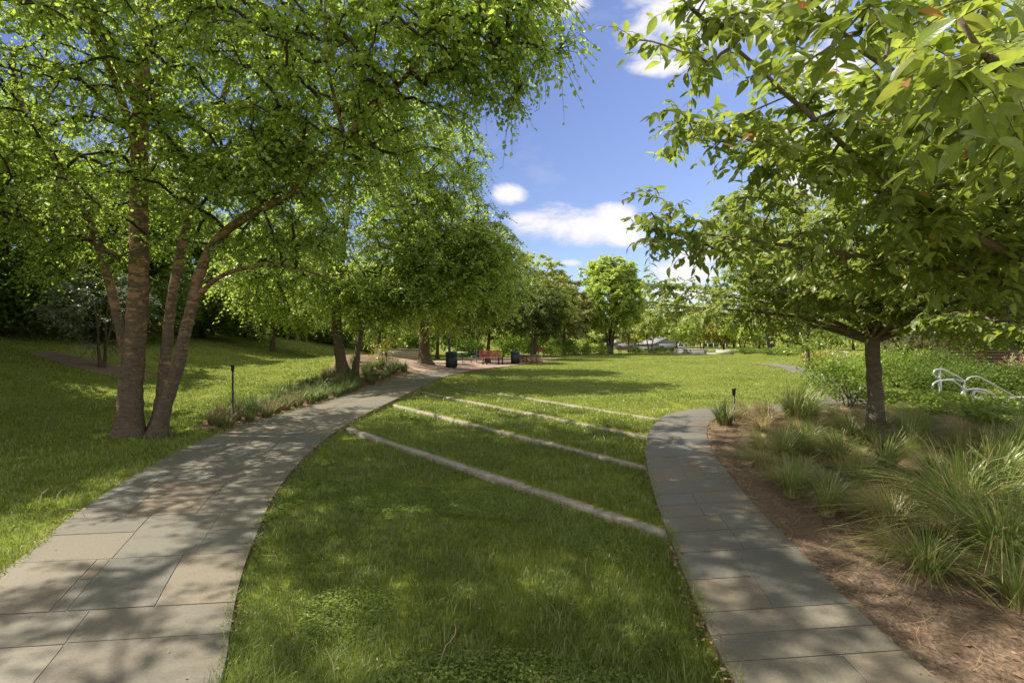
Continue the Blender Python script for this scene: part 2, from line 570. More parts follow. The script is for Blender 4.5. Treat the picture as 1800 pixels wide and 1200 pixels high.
M_HEDGE = leaf_mat('hedge_leaf', [(0, (.065, .105, .02)), (.6, (.11, .165, .028)), (1, (.18, .24, .045))], trans=.4, tcol=1.5, gloss=.012)
M_YELLOW = leaf_mat('yellow_leaf', [(0, (.24, .25, .04)), (1, (.40, .36, .07))], trans=.4, tcol=1.3, gloss=.05)
M_CLOVER = leaf_mat('clover_leaf', [(0, (.11, .17, .025)), (1, (.22, .28, .06))], trans=.4, tcol=1.4, gloss=.02)


def blade_mat(name, stops, trans=.4, tcol=1.5, gloss=.07, patch=True):
    m, T, out = newmat(name)
    at = T.n('ShaderNodeAttribute', attribute_name='rnd')
    col = T.ramp(at.outputs['Fac'], stops)
    df = T.n('ShaderNodeBsdfDiffuse', ins={0: col})
    hs = T.n('ShaderNodeHueSaturation', ins={'Hue': .497, 'Saturation': 1.0, 'Value': tcol, 'Color': col})
    tr = T.n('ShaderNodeBsdfTranslucent', ins={0: hs.outputs[0]})
    mx = T.n('ShaderNodeMixShader', ins={0: trans, 1: df.outputs[0], 2: tr.outputs[0]})
    gl = T.n('ShaderNodeBsdfGlossy', ins={0: (1, 1, 1, 1), 'Roughness': .4})
    m2 = T.n('ShaderNodeMixShader', ins={0: gloss, 1: mx.outputs[0], 2: gl.outputs[0]})
    T.set(out.inputs[0], m2.outputs[0])
    return m


M_GRASS = blade_mat('grass_blade', gloss=.035, stops= [(0, (.085, .122, .020)), (.4, (.138, .186, .030)), (.8, (.228, .278, .042)), (.93, (.31, .33, .065)), (.965, (.36, .32, .15)), (1, (.42, .36, .2))])
# ornamental grass: rnd 0..0.5 straw, 0.5..1 green
M_ORN = blade_mat('ornamental_grass_blade', [(0, (.27, .17, .085)), (.2, (.52, .40, .22)), (.40, (.50, .42, .21)), (.52, (.29, .31, .09)), (.7, (.19, .26, .05)), (1, (.28, .34, .10))], trans=.35, tcol=1.4)
M_TUFT = blade_mat('tuft_blade', [(0, (.16, .085, .045)), (.2, (.27, .16, .09)), (.40, (.24, .20, .09)), (.52, (.15, .21, .06)), (.7, (.12, .19, .05)), (1, (.20, .27, .085))], trans=.35, tcol=1.3, gloss=.02)
M_STRAW = blade_mat('straw', [(0, (.16, .085, .045)), (.4, (.30, .19, .10)), (1, (.45, .34, .2))], trans=.2, tcol=1.1, gloss=.04)


def m_ground():
    m, T, out = newmat('lawn_ground')
    tc = T.n('ShaderNodeTexCoord')
    n1 = T.n('ShaderNodeTexNoise', ins={'Vector': tc.outputs['Object'], 'Scale': .35, 'Detail': 4.0, 'Roughness': .6})
    n2 = T.n('ShaderNodeTexNoise', ins={'Vector': tc.outputs['Object'], 'Scale': 9.0, 'Detail': 6.0, 'Roughness': .75})
    n3 = T.n('ShaderNodeTexNoise', ins={'Vector': tc.outputs['Object'], 'Scale': 1.6, 'Detail': 3.0})
    c = T.ramp(n2.outputs[0], [(.3, (.08, .095, .014)), (.55, (.14, .17, .022)), (.75, (.20, .22, .035))])
    dry = T.n('ShaderNodeMapRange', ins={0: n1.outputs[0], 1: .48, 2: .72, 3: 0.0, 4: .55})
    c = T.mix(dry.outputs[0], c, (.24, .24, .055))
    bare = T.n('ShaderNodeMapRange', ins={0: n3.outputs[0], 1: .62, 2: .78, 3: 0.0, 4: .6})
    c = T.mix(bare.outputs[0], c, (.10, .085, .035))
    principled(T, out, c, .95, n2.outputs[0], .6, .03, spec=.1)
    return m


def m_mulch():
    m, T, out = newmat('mulch')
    tc = T.n('ShaderNodeTexCoord')
    n1 = T.n('ShaderNodeTexNoise', ins={'Vector': tc.outputs['Object'], 'Scale': 28.0, 'Detail': 8.0, 'Roughness': .75})
    n2 = T.n('ShaderNodeTexNoise', ins={'Vector': tc.outputs['Object'], 'Scale': 1.1, 'Detail': 3.0})
    w = T.n('ShaderNodeTexVoronoi', ins={'Vector': tc.outputs['Object'], 'Scale': 36.0})
    c = T.ramp(n1.outputs[0], [(.3, (.075, .052, .036)), (.5, (.185, .132, .09)), (.68, (.32, .24, .165)), (.8, (.42, .33, .235))])
    f = T.n('ShaderNodeMapRange', ins={0: n2.outputs[0], 1: .4, 2: .65, 3: 0.0, 4: .7})
    c = T.mix(f.outputs[0], c, (.25, .175, .11))
    h = T.math('ADD', n1.outputs[0], T.math('MULTIPLY', w.outputs['Distance'], .8))
    principled(T, out, c, .95, h, .9, .03, spec=.1)
    return m


def m_stone():
    m, T, out = newmat('flagstone')
    tc = T.n('ShaderNodeTexCoord')
    at = T.n('ShaderNodeAttribute', attribute_name='rnd')
    c0 = T.ramp(at.outputs['Fac'], [(0, (.13, .12, .09)), (.25, (.155, .14, .103)), (.45, (.125, .125, .102)), (.65, (.155, .138, .098)), (.82, (.165, .135, .09)), (1, (.18, .165, .125))])
    n1 = T.n('ShaderNodeTexNoise', ins={'Vector': tc.outputs['Object'], 'Scale': 2.3, 'Detail': 6.0, 'Roughness': .65, 'Distortion': .6})
    n2 = T.n('ShaderNodeTexNoise', ins={'Vector': tc.outputs['Object'], 'Scale': 60.0, 'Detail': 4.0, 'Roughness': .7})
    n3 = T.n('ShaderNodeTexNoise', ins={'Vector': tc.outputs['Object'], 'Scale': .8, 'Detail': 3.0})
    f = T.n('ShaderNodeMapRange', ins={0: n1.outputs[0], 1: .42, 2: .68, 3: 0.0, 4: .55})
    c = T.mix(f.outputs[0], c0, T.mix(.6, c0, (.175, .135, .085)))
    f3 = T.n('ShaderNodeMapRange', ins={0: n3.outputs[0], 1: .5, 2: .75, 3: 0.0, 4: .5})
    c = T.mix(f3.outputs[0], c, (.088, .082, .06))
    g = T.n('ShaderNodeMapRange', ins={0: n2.outputs[0], 1: .3, 2: .7, 3: .78, 4: 1.16})
    c = T.mix(1.0, c, g.outputs[0], 'MULTIPLY')
    h = T.math('ADD', T.math('MULTIPLY', n1.outputs[0], 1.0), T.math('MULTIPLY', n2.outputs[0], .25))
    rg = T.n('ShaderNodeMapRange', ins={0: n1.outputs[0], 1: .3, 2: .7, 3: .55, 4: .8})
    principled(T, out, c, rg.outputs[0], h, .35, .012, spec=.35)
    return m


def m_noise(name, c1, c2, scale=8.0, rough=.85, bstr=.3, bdist=.01, metal=0.0, spec=.3, stretch=None):
    m, T, out = newmat(name)
    tc = T.n('ShaderNodeTexCoord')
    vec = tc.outputs['Object']
    if stretch:
        mp = T.n('ShaderNodeMapping', ins={'Vector': vec, 'Scale': stretch})
        vec = mp.outputs[0]
    n1 = T.n('ShaderNodeTexNoise', ins={'Vector': vec, 'Scale': scale, 'Detail': 7.0, 'Roughness': .68})
    c = T.ramp(n1.outputs[0], [(.3, c1), (.7, c2)])
    principled(T, out, c, rough, n1.outputs[0], bstr, bdist, metal=metal, spec=spec)
    return m


def m_birchbark(name='birch_bark', warm=1.0):
    """river birch: dark furrowed grey-brown with horizontal curls of salmon and tan peeling bark"""
    m, T, out = newmat(name)
    tc = T.n('ShaderNodeTexCoord')
    mp = T.n('ShaderNodeMapping', ins={'Vector': tc.outputs['Object'], 'Scale': (1.0, 1.0, 2.3)})
    n1 = T.n('ShaderNodeTexNoise', ins={'Vector': mp.outputs[0], 'Scale': 4.2, 'Detail': 6.0, 'Roughness': .6, 'Distortion': .8})
    mp2 = T.n('ShaderNodeMapping', ins={'Vector': tc.outputs['Object'], 'Scale': (1.6, 1.6, 4.6)})
    n2 = T.n('ShaderNodeTexNoise', ins={'Vector': mp2.outputs[0], 'Scale': 5.5, 'Detail': 9.0, 'Roughness': .78, 'Distortion': 1.2})
    base = T.ramp(n2.outputs[0], [(.3, (.045, .034, .024)), (.5, (.14, .105, .072)), (.7, (.25, .19, .135))])
    peel = T.ramp(n2.outputs[0], [(.3, (.15, .085, .05)), (.55, (.34, .21, .125)), (.75, (.52, .38, .27))])
    sp = T.n('ShaderNodeSeparateXYZ', ins={0: tc.outputs['Object']})
    hgt = T.n('ShaderNodeMapRange', ins={0: sp.outputs[2], 1: .6, 2: 3.2, 3: -.11, 4: .05})
    f = T.n('ShaderNodeMapRange', ins={0: T.math('ADD', n1.outputs[0], hgt.outputs[0]), 1: .49, 2: .56, 3: 0.0, 4: warm})
    c = T.mix(f.outputs[0], base, peel)
    h = T.math('ADD', T.math('MULTIPLY', f.outputs[0], .6), n2.outputs[0])
    principled(T, out, c, .9, h, .9, .03, spec=.15)
    return m


M_GROUND = m_ground()
M_MULCH = m_mulch()
M_STONE = m_stone()
M_BIRCHBARK = m_birchbark()
M_TWIG = m_noise('dark_twig', (.025, .017, .012), (.07, .05, .035), 14)
M_CHERRYBARK = m_noise('cherry_bark', (.085, .065, .05), (.22, .18, .14), 7, stretch=(1, 1, 4.0), bstr=.8, bdist=.02)
M_BARK = m_noise('brown_bark', (.045, .034, .025), (.14, .10, .072), 7, stretch=(3, 3, .6), bstr=.8, bdist=.02)
M_MORTAR = m_noise('mortar_joint', (.19, .17, .13), (.36, .33, .27), 5)
M_CURB = m_noise('curb_stone', (.20, .175, .135), (.33, .29, .23), 11, bstr=.25)
M_PAVER = m_noise('plaza_paving', (.22, .145, .10), (.36, .26, .19), 6)
M_CONC = m_noise('concrete', (.33, .30, .25), (.46, .43, .37), 5)
M_BLACK = m_noise('black_metal', (.012, .013, .014), (.03, .03, .032), 20, rough=.45, bstr=.05, spec=.5)
M_GALV = m_noise('galvanised_steel', (.40, .40, .41), (.55, .55, .57), 9, rough=.36, bstr=.04, metal=.55, spec=.5)
M_BIN = m_noise('bin_blue_black', (.018, .028, .036), (.035, .05, .06), 12, rough=.5, bstr=.1, spec=.5)
M_REDWOOD = m_noise('red_bench_wood', (.24, .07, .045), (.34, .115, .075), 9, stretch=(.6, 6, 6))
M_TANWALL = m_noise('tan_stone_wall', (.30, .20, .13), (.46, .34, .24), 6)
M_BRICK = None


def m_brick():
    m, T, out = newmat('brown_brick')
    tc = T.n('ShaderNodeTexCoord')
    sp = T.n('ShaderNodeSeparateXYZ', ins={0: tc.outputs['Object']})
    xy = T.math('ADD', sp.outputs[0], sp.outputs[1])
    cv = T.n('ShaderNodeCombineXYZ', ins={0: xy, 1: sp.outputs[2], 2: 0.0})
    b = T.n('ShaderNodeTexBrick', ins={'Vector': cv.outputs[0], 'Color1': (.24, .15, .11, 1), 'Color2': (.19, .12, .09, 1), 'Mortar': (.28, .25, .22, 1), 'Scale': 1.0, 'Mortar Size': .008,
                                       'Brick Width': .22, 'Row Height': .075})
    n = T.n('ShaderNodeTexNoise', ins={'Vector': tc.outputs['Object'], 'Scale': 3.0, 'Detail': 5.0})
    g = T.n('ShaderNodeMapRange', ins={0: n.outputs[0], 1: .3, 2: .7, 3: .8, 4: 1.15})
    c = T.mix(1.0, b.outputs[0], g.outputs[0], 'MULTIPLY')
    principled(T, out, c, .9, b.outputs[1], -.3, .01)
    return m


M_BRICK = m_brick()
M_SLAT = m_noise('brown_slat', (.05, .032, .024), (.10, .065, .048), 10, stretch=(.5, .5, 6))
M_GLASS = m_noise('window_glass', (.035, .045, .055), (.06, .075, .09), 2, rough=.08, bstr=0, spec=.8)
M_TRIM = m_noise('pale_trim', (.50, .49, .46), (.62, .60, .57), 6)
M_ROOF = m_noise('grey_roof', (.17, .165, .17), (.26, .25, .26), 14)
M_SIDING = m_noise('grey_siding', (.17, .17, .18), (.25, .25, .26), 4)
M_WHITE = m_noise('white_paint', (.66, .67, .69), (.78, .79, .8), 6, rough=.5, bstr=.05)


# ------------------------------------------------------------------ ground, paths, beds
def axis(dense_lo, dense_hi, step, lo, hi, g=1.16):
    a = list(np.arange(dense_lo, dense_hi + 1e-6, step))
    s, x = step, a[-1]
    while x < hi:
        s *= g
        x += s
        a.append(x)
    s, x = step, a[0]
    while x > lo:
        s *= g
        x -= s
        a.insert(0, x)
    return np.array(a)


def build_ground():
    xs = axis(-6.5, 5.0, .09, -900, 900, 1.12)
    ys = axis(1.2, 19.5, .09, -300, 1500, 1.12)
    X, Y = np.meshgrid(xs, ys)
    Z = gz(X, Y)
    far = np.clip((np.hypot(X, Y) - 180) / 400, 0, 1)
    Z = Z + far * 6.0 * 0
    V = np.stack([X, Y, Z], -1).reshape(-1, 3)
    nx, ny = len(xs), len(ys)
    i = np.arange(ny - 1)[:, None] * nx + np.arange(nx - 1)[None]
    q = np.stack([i, i + 1, i + nx + 1, i + nx], -1).reshape(-1, 4)
    g = Geo()
    g.add(V, q=q)
    o = g.build('lawn', M_GROUND, smooth=True)
    kind(o, 'structure', 'mown green lawn rising gently in terraces', 'lawn')
    return o


build_ground()


def ribbon_pts(L, R, n, m, lift, zf=base_z, edge_drop=0.0):
    """grid of n x m points between two edge polylines; lift above ground, sinking at the edges"""
    A = resample(L, n)
    B = resample(R, n)
    t = np.linspace(0, 1, m)[None, :, None]
    G = A[:, None] * (1 - t) + B[:, None] * t
    Z = zf(G[..., 0], G[..., 1]) + lift
    if edge_drop:
        e = np.minimum(t[..., 0], 1 - t[..., 0]) * (m - 1)
        Z = Z - edge_drop * (1 - np.clip(e, 0, 1))
        ee = np.minimum(np.arange(n), np.arange(n)[::-1])[:, None]
        Z = Z - edge_drop * (1 - np.clip(ee, 0, 1)) * (np.clip(e, 0, 1))
    return np.concatenate([G, Z[..., None]], -1)


def grid_q(n, m):
    i = np.arange(n - 1)[:, None] * m + np.arange(m - 1)[None]
    return np.stack([i, i + 1, i + m + 1, i + m], -1).reshape(-1, 4)


def flag_path(name, L, R, label, seed, rows=(.45, 1.1), lift=.03, nsub=26):
    """flagstone path: a mortar bed with irregular slabs 4 mm proud of it"""
    rg = np.random.default_rng(seed)
    n = 500
    A, B = resample(L, n), resample(R, n)
    mid = (A + B) / 2
    ln = np.concatenate([[0], np.cumsum(np.linalg.norm(np.diff(mid, axis=0), axis=1))])
    tot = ln[-1]

    def at(s, v):
        ax = np.stack([np.interp(s, ln, A[:, 0]), np.interp(s, ln, A[:, 1])], -1)
        bx = np.stack([np.interp(s, ln, B[:, 0]), np.interp(s, ln, B[:, 1])], -1)
        v = np.asarray(v)[..., None]
        return ax * (1 - v) + bx * v
    g = Geo()
    # bed with side skirts
    nn = 260
    S = np.linspace(0, tot, nn)
    vv = np.array([0, 0, .25, .5, .75, 1, 1])
    SS, VV = np.meshgrid(S, vv, indexing='ij')
    P = at(SS, VV)
    Z = base_z(P[..., 0], P[..., 1]) + lift
    Z[:, 0] -= .16
    Z[:, -1] -= .16
    gq = grid_q(nn, 7)[:, ::-1].reshape(nn - 1, 6, 4)
    GV = np.concatenate([P, Z[..., None]], -1).reshape(-1, 3)
    g.add(GV, q=gq[:, 1:5].reshape(-1, 4), r=.5, mi=1)
    g.add(GV, q=gq[:, [0, 5]].reshape(-1, 4), r=.5, mi=2)
    # slabs
    rects = []
    s = 0.0
    while s < tot:
        h = rg.uniform(*rows)
        s1 = min(s + h, tot)
        k = rg.choice([2, 2, 3, 3, 3, 4]) if tot > 10 and 'wide' in label else rg.choice([1, 2, 2, 2, 3])
        cuts = [0] + sorted(np.clip((np.arange(1, k) / k) + rg.uniform(-.16, .16, k - 1), .2, .8)) + [1]
        for a, b in zip(cuts[:-1], cuts[1:]):
            if rg.random() < .42 and (s1 - s) > .45:
                c = s + (s1 - s) * rg.uniform(.35, .65)
                rects += [(s, c, a, b), (c, s1, a, b)]
            else:
                rects.append((s, s1, a, b))
        s = s1
    skew = rg.uniform(.08, .22)
    for (s0, s1, a, b) in rects:
        w = 1.8 if 'left' in label or True else 1
        js = rg.uniform(.0035, .007)
        jv = js / 1.6
        a2 = a + (jv if a > 0 else -.004)
        b2 = b - (jv if b < 1 else -.004)
        ns = max(2, int((s1 - s0) / .22) + 1)
        nv = max(2, int((b - a) / .25) + 1)
        su = np.linspace(s0 + js, s1 - js, ns)
        sv = np.linspace(a2, b2, nv)
        SU, SV = np.meshgrid(su, sv, indexing='ij')
        # joints across the path run a little askew
        wob = np.array([.03 * math.sin(3.1 * s0 + 2 * seed), .03 * math.sin(3.1 * s1 + 2 * seed)])
        tt = (SU - s0) / max(s1 - s0, 1e-6)
        SU2 = SU + (SV - .5) * skew * 1.0
        P = at(np.clip(SU2, 0, tot), SV)
        dz = rg.uniform(-.0012, .0015)
        Z = base_z(P[..., 0], P[..., 1]) + lift + .006 + dz
        n1, m1 = SU.shape
        top = np.concatenate([P, Z[..., None]], -1).reshape(-1, 3)
        rv = rg.random()
        g.add(top, q=grid_q(n1, m1)[:, ::-1], r=rv, mi=0)
        # rim skirt
        idx = [i * m1 for i in range(n1)] + [(n1 - 1) * m1 + j for j in range(1, m1)] + [i * m1 + m1 - 1 for i in range(n1 - 2, -1, -1)] + [j for j in range(m1 - 2, 0, -1)]
        ring = top[idx]
        low = ring.copy()
        low[:, 2] -= .012
        kk = len(ring)
        q = [[i, (i + 1) % kk, kk + (i + 1) % kk, kk + i] for i in range(kk)]
        g.add(np.concatenate([ring, low]), q=q, r=rv, mi=0)
    o = g.build(name, [M_STONE, M_MORTAR, M_MULCH])
    kind(o, 'structure', label, 'path')
    return o


flag_path('path', LP_L, LP_R, 'wide flagstone path curving past the clump of birches', 5)
flag_path('path', RP_L, RP_R, 'narrow flagstone path curving along the mulch bed', 8, rows=(.4, 1.0))

# plaza beyond the left path
PLZ_R = np.array([(-2.5, 21.6), (-2.0, 24), (-1.5, 26.2), (0.4, 31.5), (2.9, 38.5), (5, 44)])
PLZ_L = np.array([(-4.3, 21.6), (-5.6, 24), (-6.0, 28), (-6.2, 33), (-5.6, 40), (-3, 46)])
g = Geo()
G = ribbon_pts(PLZ_L, PLZ_R, 60, 20, .03)
g.add(G.reshape(-1, 3), q=grid_q(60, 20)[:, ::-1])
kind(g.build('plaza', M_PAVER), 'structure', 'reddish paved sitting area under the trees', 'paving')

# planting beds: sheets of mulch
BED_R_OUT = np.array([(13.0, -1), (13.0, 2.0), (12.6, 4.5), (12.2, 7.0), (10.2, 9.2), (10.0, 10.5), (9.9, 11.2), (9.5, 11.9), (8.9, 12.05)])
BED_R_IN = np.array([(2.4, 0.2), (2.08, 2.2), (2.08, 3.2), (2.22, 4.2), (2.36, 5.1), (2.58, 6.1), (2.94, 7.45), (3.32, 8.5), (3.62, 9.26), (4.0, 9.8), (4.66, 10.17), (5.55, 10.52), (6.65, 10.87), (8.4, 11.9)])
g = Geo()
G = ribbon_pts(BED_R_IN, BED_R_OUT, 120, 70, .014, edge_drop=.05)
G[..., 2] += .03 * (vnoise(G[..., 0] * 2.5, G[..., 1] * 2.5, 4) - .5) + .012 * (vnoise(G[..., 0] * 9, G[..., 1] * 9, 5) - .2)
g.add(G.reshape(-1, 3), q=grid_q(120, 70)[:, ::-1])
kind(g.build('mulch_bed', M_MULCH, smooth=True), 'structure', 'mulch bed of ornamental grasses beside the narrow path', 'planting bed')

BED_L_IN = np.array([(-5.85, 9.9), (-5.72, 10.9), (-5.6, 11.6), (-5.35, 13.4), (-4.95, 16.0), (-4.45, 19.6), (-4.2, 21.4), (-5.5, 24.0), (-5.9, 28), (-6.1, 33)])
BED_L_OUT = np.array([(-6.5, 10.0), (-7.0, 11.0), (-7.2, 12.0), (-7.3, 14.0), (-7.5, 17), (-7.7, 20), (-8.3, 22.5), (-9.3, 25), (-11, 29), (-11.5, 34)])
g = Geo()
G = ribbon_pts(BED_L_IN, BED_L_OUT, 130, 30, .014, edge_drop=.05)
G[..., 2] += .02 * (vnoise(G[..., 0] * 3, G[..., 1] * 3, 4) - .3)
g.add(G.reshape(-1, 3), q=grid_q(130, 30))
kind(g.build('mulch_bed', M_MULCH, smooth=True), 'structure', 'mulch bed of tufted plants along the wide path', 'planting bed')

# mulch island on the left slope
MI_A = np.array([(-16.4, 16.4), (-15.4, 16.2), (-14.0, 16.1), (-12.9, 16.6)])
MI_B = np.array([(-16.8, 17.5), (-15.6, 17.8), (-14.0, 17.8), (-12.7, 17.4)])
g = Geo()
G = ribbon_pts(MI_A, MI_B, 40, 20, .02, edge_drop=.06)
g.add(G.reshape(-1, 3), q=grid_q(40, 20))
kind(g.build('mulch_bed', M_MULCH, smooth=True), 'structure', 'mulch island under shrubs on the left slope', 'planting bed')

# curbs: cut stone edging, one thing per row
CURB_LABELS = ['longest pale stone curb, nearest, running from wide path to narrow path',
               'second nearest pale stone curb crossing the lawn between the paths',
               'third stone curb back, thinner looking, crossing the lawn',
               'farthest thin stone curb, sunk in sunlit grass']
for k, ((ax, ay), (bx, by), zt) in enumerate(CURBS):
    g = Geo()
    A, B = np.array([ax, ay]), np.array([bx, by])
    if k < 3:
        A = A + (A - B) / np.linalg.norm(A - B) * .02
    B = B + (B - A) / np.linalg.norm(B - A) * .22
    L = np.linalg.norm(B - A)
    d = (B - A) / L
    nrm = np.array([-d[1], d[0]])
    ang = math.atan2(d[1], d[0])
    s = 0.0
    rg = np.random.default_rng(40 + k)
    while s < L - .05:
        l = min(rg.uniform(1.0, 1.7), L - s)
        c = A + d * (s + l / 2)
        g.box((c[0] + rg.uniform(-.004, .004), c[1], zt + [-.016, -.028, -.032, -.036][k] - .14 + rg.uniform(-.004, .004)), (l - .008, [.145, .13, .115, .10][k], .28), ang + rg.uniform(-.003, .003), r=rg.random(), bevel=.008)
        s += l
    tag(g.build('stone_curb', M_CURB), CURB_LABELS[k], 'curb', 'stone curbs stepping across the lawn')

# ------------------------------------------------------------------ lawn grass
POLY_LP = np.concatenate([resample(LP_L, 80) + (resample(LP_R, 80) - resample(LP_L, 80)) * .024, (resample(LP_R, 80) + (resample(LP_L, 80) - resample(LP_R, 80)) * .024)[::-1]])
POLY_RP = np.concatenate([resample(RP_L, 120) + (resample(RP_R, 120) - resample(RP_L, 120)) * .04, (resample(RP_R, 120) + (resample(RP_L, 120) - resample(RP_R, 120)) * .03)[::-1]])
POLY_BR = np.concatenate([resample(BED_R_IN, 60), resample(BED_R_OUT, 60)[::-1]])
POLY_BL = np.concatenate([resample(BED_L_IN, 60), resample(BED_L_OUT, 60)[::-1]])
POLY_PZ = np.concatenate([resample(PLZ_L, 40), resample(PLZ_R, 40)[::-1]])
POLY_MI = np.concatenate([resample(MI_A, 30), resample(MI_B, 30)[::-1]])


def lawn_ok(x, y):
    bad = in_poly(x, y, POLY_LP) | in_poly(x, y, POLY_RP) | in_poly(x, y, POLY_BR) | in_poly(x, y, POLY_BL) | in_poly(x, y, POLY_PZ) | in_poly(x, y, POLY_MI)
    for k in range(4):
        (ax, ay), (bx, by), _ = CURBS[k]
        d = curb_d(k, x, y)
        L = math.hypot(bx - ax, by - ay)
        t = ((x - ax) * (bx - ax) + (y - ay) * (by - ay)) / L
        bad |= (np.abs(d) < [.078, .062, .05, .04][k]) & (t > -.05) & (t < L + .05)
    return ~bad


def blades_geo(g, x, y, z, h, w, lean_dir, lean, r, rtip=None):
    """simple 2-segment blades"""
    n = len(x)
    rg = np.random.default_rng(n + 3)
    a = rg.random(n) * 2 * math.pi
    wx, wy = np.cos(a) * w / 2, np.sin(a) * w / 2
    lx, ly = np.cos(lean_dir) * lean * h, np.sin(lean_dir) * lean * h
    b0 = np.stack([x - wx, y - wy, z - .01], 1)
    b1 = np.stack([x + wx, y + wy, z - .01], 1)
    mx, my, mz = x + lx * .35, y + ly * .35, z + h * .58
    m0 = np.stack([mx - wx * .8, my - wy * .8, mz], 1)
    m1 = np.stack([mx + wx * .8, my + wy * .8, mz], 1)
    tp = np.stack([x + lx, y + ly, z + h * np.clip(1 - .35 * lean, .25, 1)], 1)
    V = np.stack([b0, b1, m1, m0, tp], 1).reshape(-1, 3)
    b = (np.arange(n) * 5)[:, None]
    g.add(V, q=b + np.array([[0, 1, 2, 3]]), t=b + np.array([[3, 2, 4]]), r=np.repeat(r, 5))


def build_grass():
    rg = np.random.default_rng(11)
    N = 900000
    rr = 1.75 * np.exp(rg.random(N) * math.log(60 / 1.75))
    th = rg.uniform(-.98, .98, N)
    x, y = rr * np.sin(th), rr * np.cos(th)
    ok = lawn_ok(x, y)
    x, y, rr = x[ok], y[ok], rr[ok]
    n = len(x)
    patch = vnoise(x * 1.2, y * 1.2, 1) * .6 + vnoise(x * 3.1, y * 3.1, 2) * .4
    dens = vnoise(x * 2.2 + 9, y * 2.2, 6)
    keep = rg.random(n) < np.clip(.12 + 1.7 * dens, 0, 1)
    x, y, rr, patch = x[keep], y[keep], rr[keep], patch[keep]
    n = len(x)
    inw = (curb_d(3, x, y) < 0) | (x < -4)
    tall = np.where(inw, 1.0, .62)
    h = (.03 + .06 * patch) * tall * rg.uniform(.6, 1.35, n) * np.where(rg.random(n) < .07, rg.uniform(1.5, 2.3, n), 1.0)
    h *= 1 - .35 * sstep((rr - 8) / 20)
    w = np.maximum(.0042, .00115 * rr) * rg.uniform(.7, 1.3, n)
    lean = rg.uniform(.15, 1.1, n)
    ld = vnoise(x * 3.5, y * 3.5, 8) * 9 + rg.normal(0, 1.6, n)
    big = vnoise(x * .45, y * .45, 15)
    w = w * 1.0
    r = np.clip(.12 + .45 * patch + .28 * rg.random(n) + .42 * (big - .5), 0, .92)
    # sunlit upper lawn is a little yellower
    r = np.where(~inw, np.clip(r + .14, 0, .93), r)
    r = np.where(rg.random(n) < .022, rg.uniform(.94, 1, n), r)
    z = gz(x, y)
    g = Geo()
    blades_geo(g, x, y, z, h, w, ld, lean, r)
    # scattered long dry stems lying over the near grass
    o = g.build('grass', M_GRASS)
    kind(o, 'stuff', 'short green grass of the lawn', 'grass')
    # clover carpet
    N = 26000
    px = rg.uniform(-2.6, 1.6, N * 4)
    py = rg.uniform(2.0, 6.5, N * 4)
    m = (vnoise(px * .9 + 3, py * .9, 21) > .52) & lawn_ok(px, py) & (curb_d(0, px, py) < -.1)
    px, py = px[m][:N], py[m][:N]
    zz = gz(px, py) + rg.uniform(.02, .06, len(px))
    g = Geo()
    for k in range(3):
        a = rg.random(len(px)) * .6 + k * 2.09 + (np.arange(len(px)) * 2.4)
        D = np.stack([np.cos(a), np.sin(a), rg.uniform(-.1, .35, len(px))], 1)
        Nn = np.stack([rg.normal(0, .25, len(px)), rg.normal(0, .25, len(px)), np.ones(len(px))], 1)
        g.leaves(np.stack([px, py, zz], 1), D, Nn, rg.uniform(.008, .015, len(px)), .9, lod=2)
    kind(g.build('clover', M_CLOVER), 'stuff', 'small clover leaves among the near grass', 'clover')


build_grass()


def fallen_leaves():
    rg = np.random.default_rng(90)
    N = 1500
    rr = 1.8 * np.exp(rg.random(N) * math.log(16 / 1.8))
    th = rg.uniform(-.9, .8, N)
    x, y = rr * np.sin(th), rr * np.cos(th)
    # more of them lie along the path edges
    onp = in_poly(x, y, POLY_LP) | in_poly(x, y, POLY_RP)
    k = (~onp) | (rg.random(N) < .18)
    x, y, onp = x[k], y[k], onp[k]
    n = len(x)
    z = np.where(onp, base_z(x, y) + .042, gz(x, y) + rg.uniform(.02, .07, n))
    a = rg.random(n) * 6.28
    D = np.stack([np.cos(a), np.sin(a), rg.normal(0, .15, n)], 1)
    Nn = np.stack([rg.normal(0, .35, n), rg.normal(0, .35, n), np.ones(n)], 1)
    g = Geo()
    g.leaves(np.stack([x, y, z], 1), D, Nn, rg.uniform(.008, .026, n), .5, r=rg.random(n) * .7, lod=1)
    kind(g.build('fallen_leaves', M_STRAW), 'stuff', 'small dry leaves fallen on lawn and paths', 'leaves')
    # seams of litter and soil where lawn meets stone
    pts = []
    for E, sgn in ((LP_R, 1), (LP_L, -1), (RP_L, -1), (RP_R, 1)):
        P = resample(E, 900)
        P = P[(P[:, 1] > 1.5) & (P[:, 1] < 15)]
        P = np.repeat(P, 4, 0)
        pts.append(P + np.stack([sgn * np.abs(rg.normal(.0, .035, len(P))), rg.normal(0, .02, len(P))], 1))
    P = np.concatenate(pts)
    P = P[vnoise(P[:, 0] * 2, P[:, 1] * 2, 44) > .42]
    n = len(P)
    a = rg.random(n) * 6.28
    D = np.stack([np.cos(a), np.sin(a), rg.normal(0, .2, n)], 1)
    Nn = np.stack([rg.normal(0, .4, n), rg.normal(0, .4, n), np.ones(n)], 1)
    g = Geo()
    g.leaves(np.stack([P[:, 0], P[:, 1], base_z(P[:, 0], P[:, 1]) + rg.uniform(.01, .04, n)], 1), D, Nn, rg.uniform(.012, .04, n), .45, r=rg.random(n) * .8, lod=2)
    kind(g.build('edge_litter', M_STRAW), 'stuff', 'dry litter caught along the path edges', 'litter')


fallen_leaves()


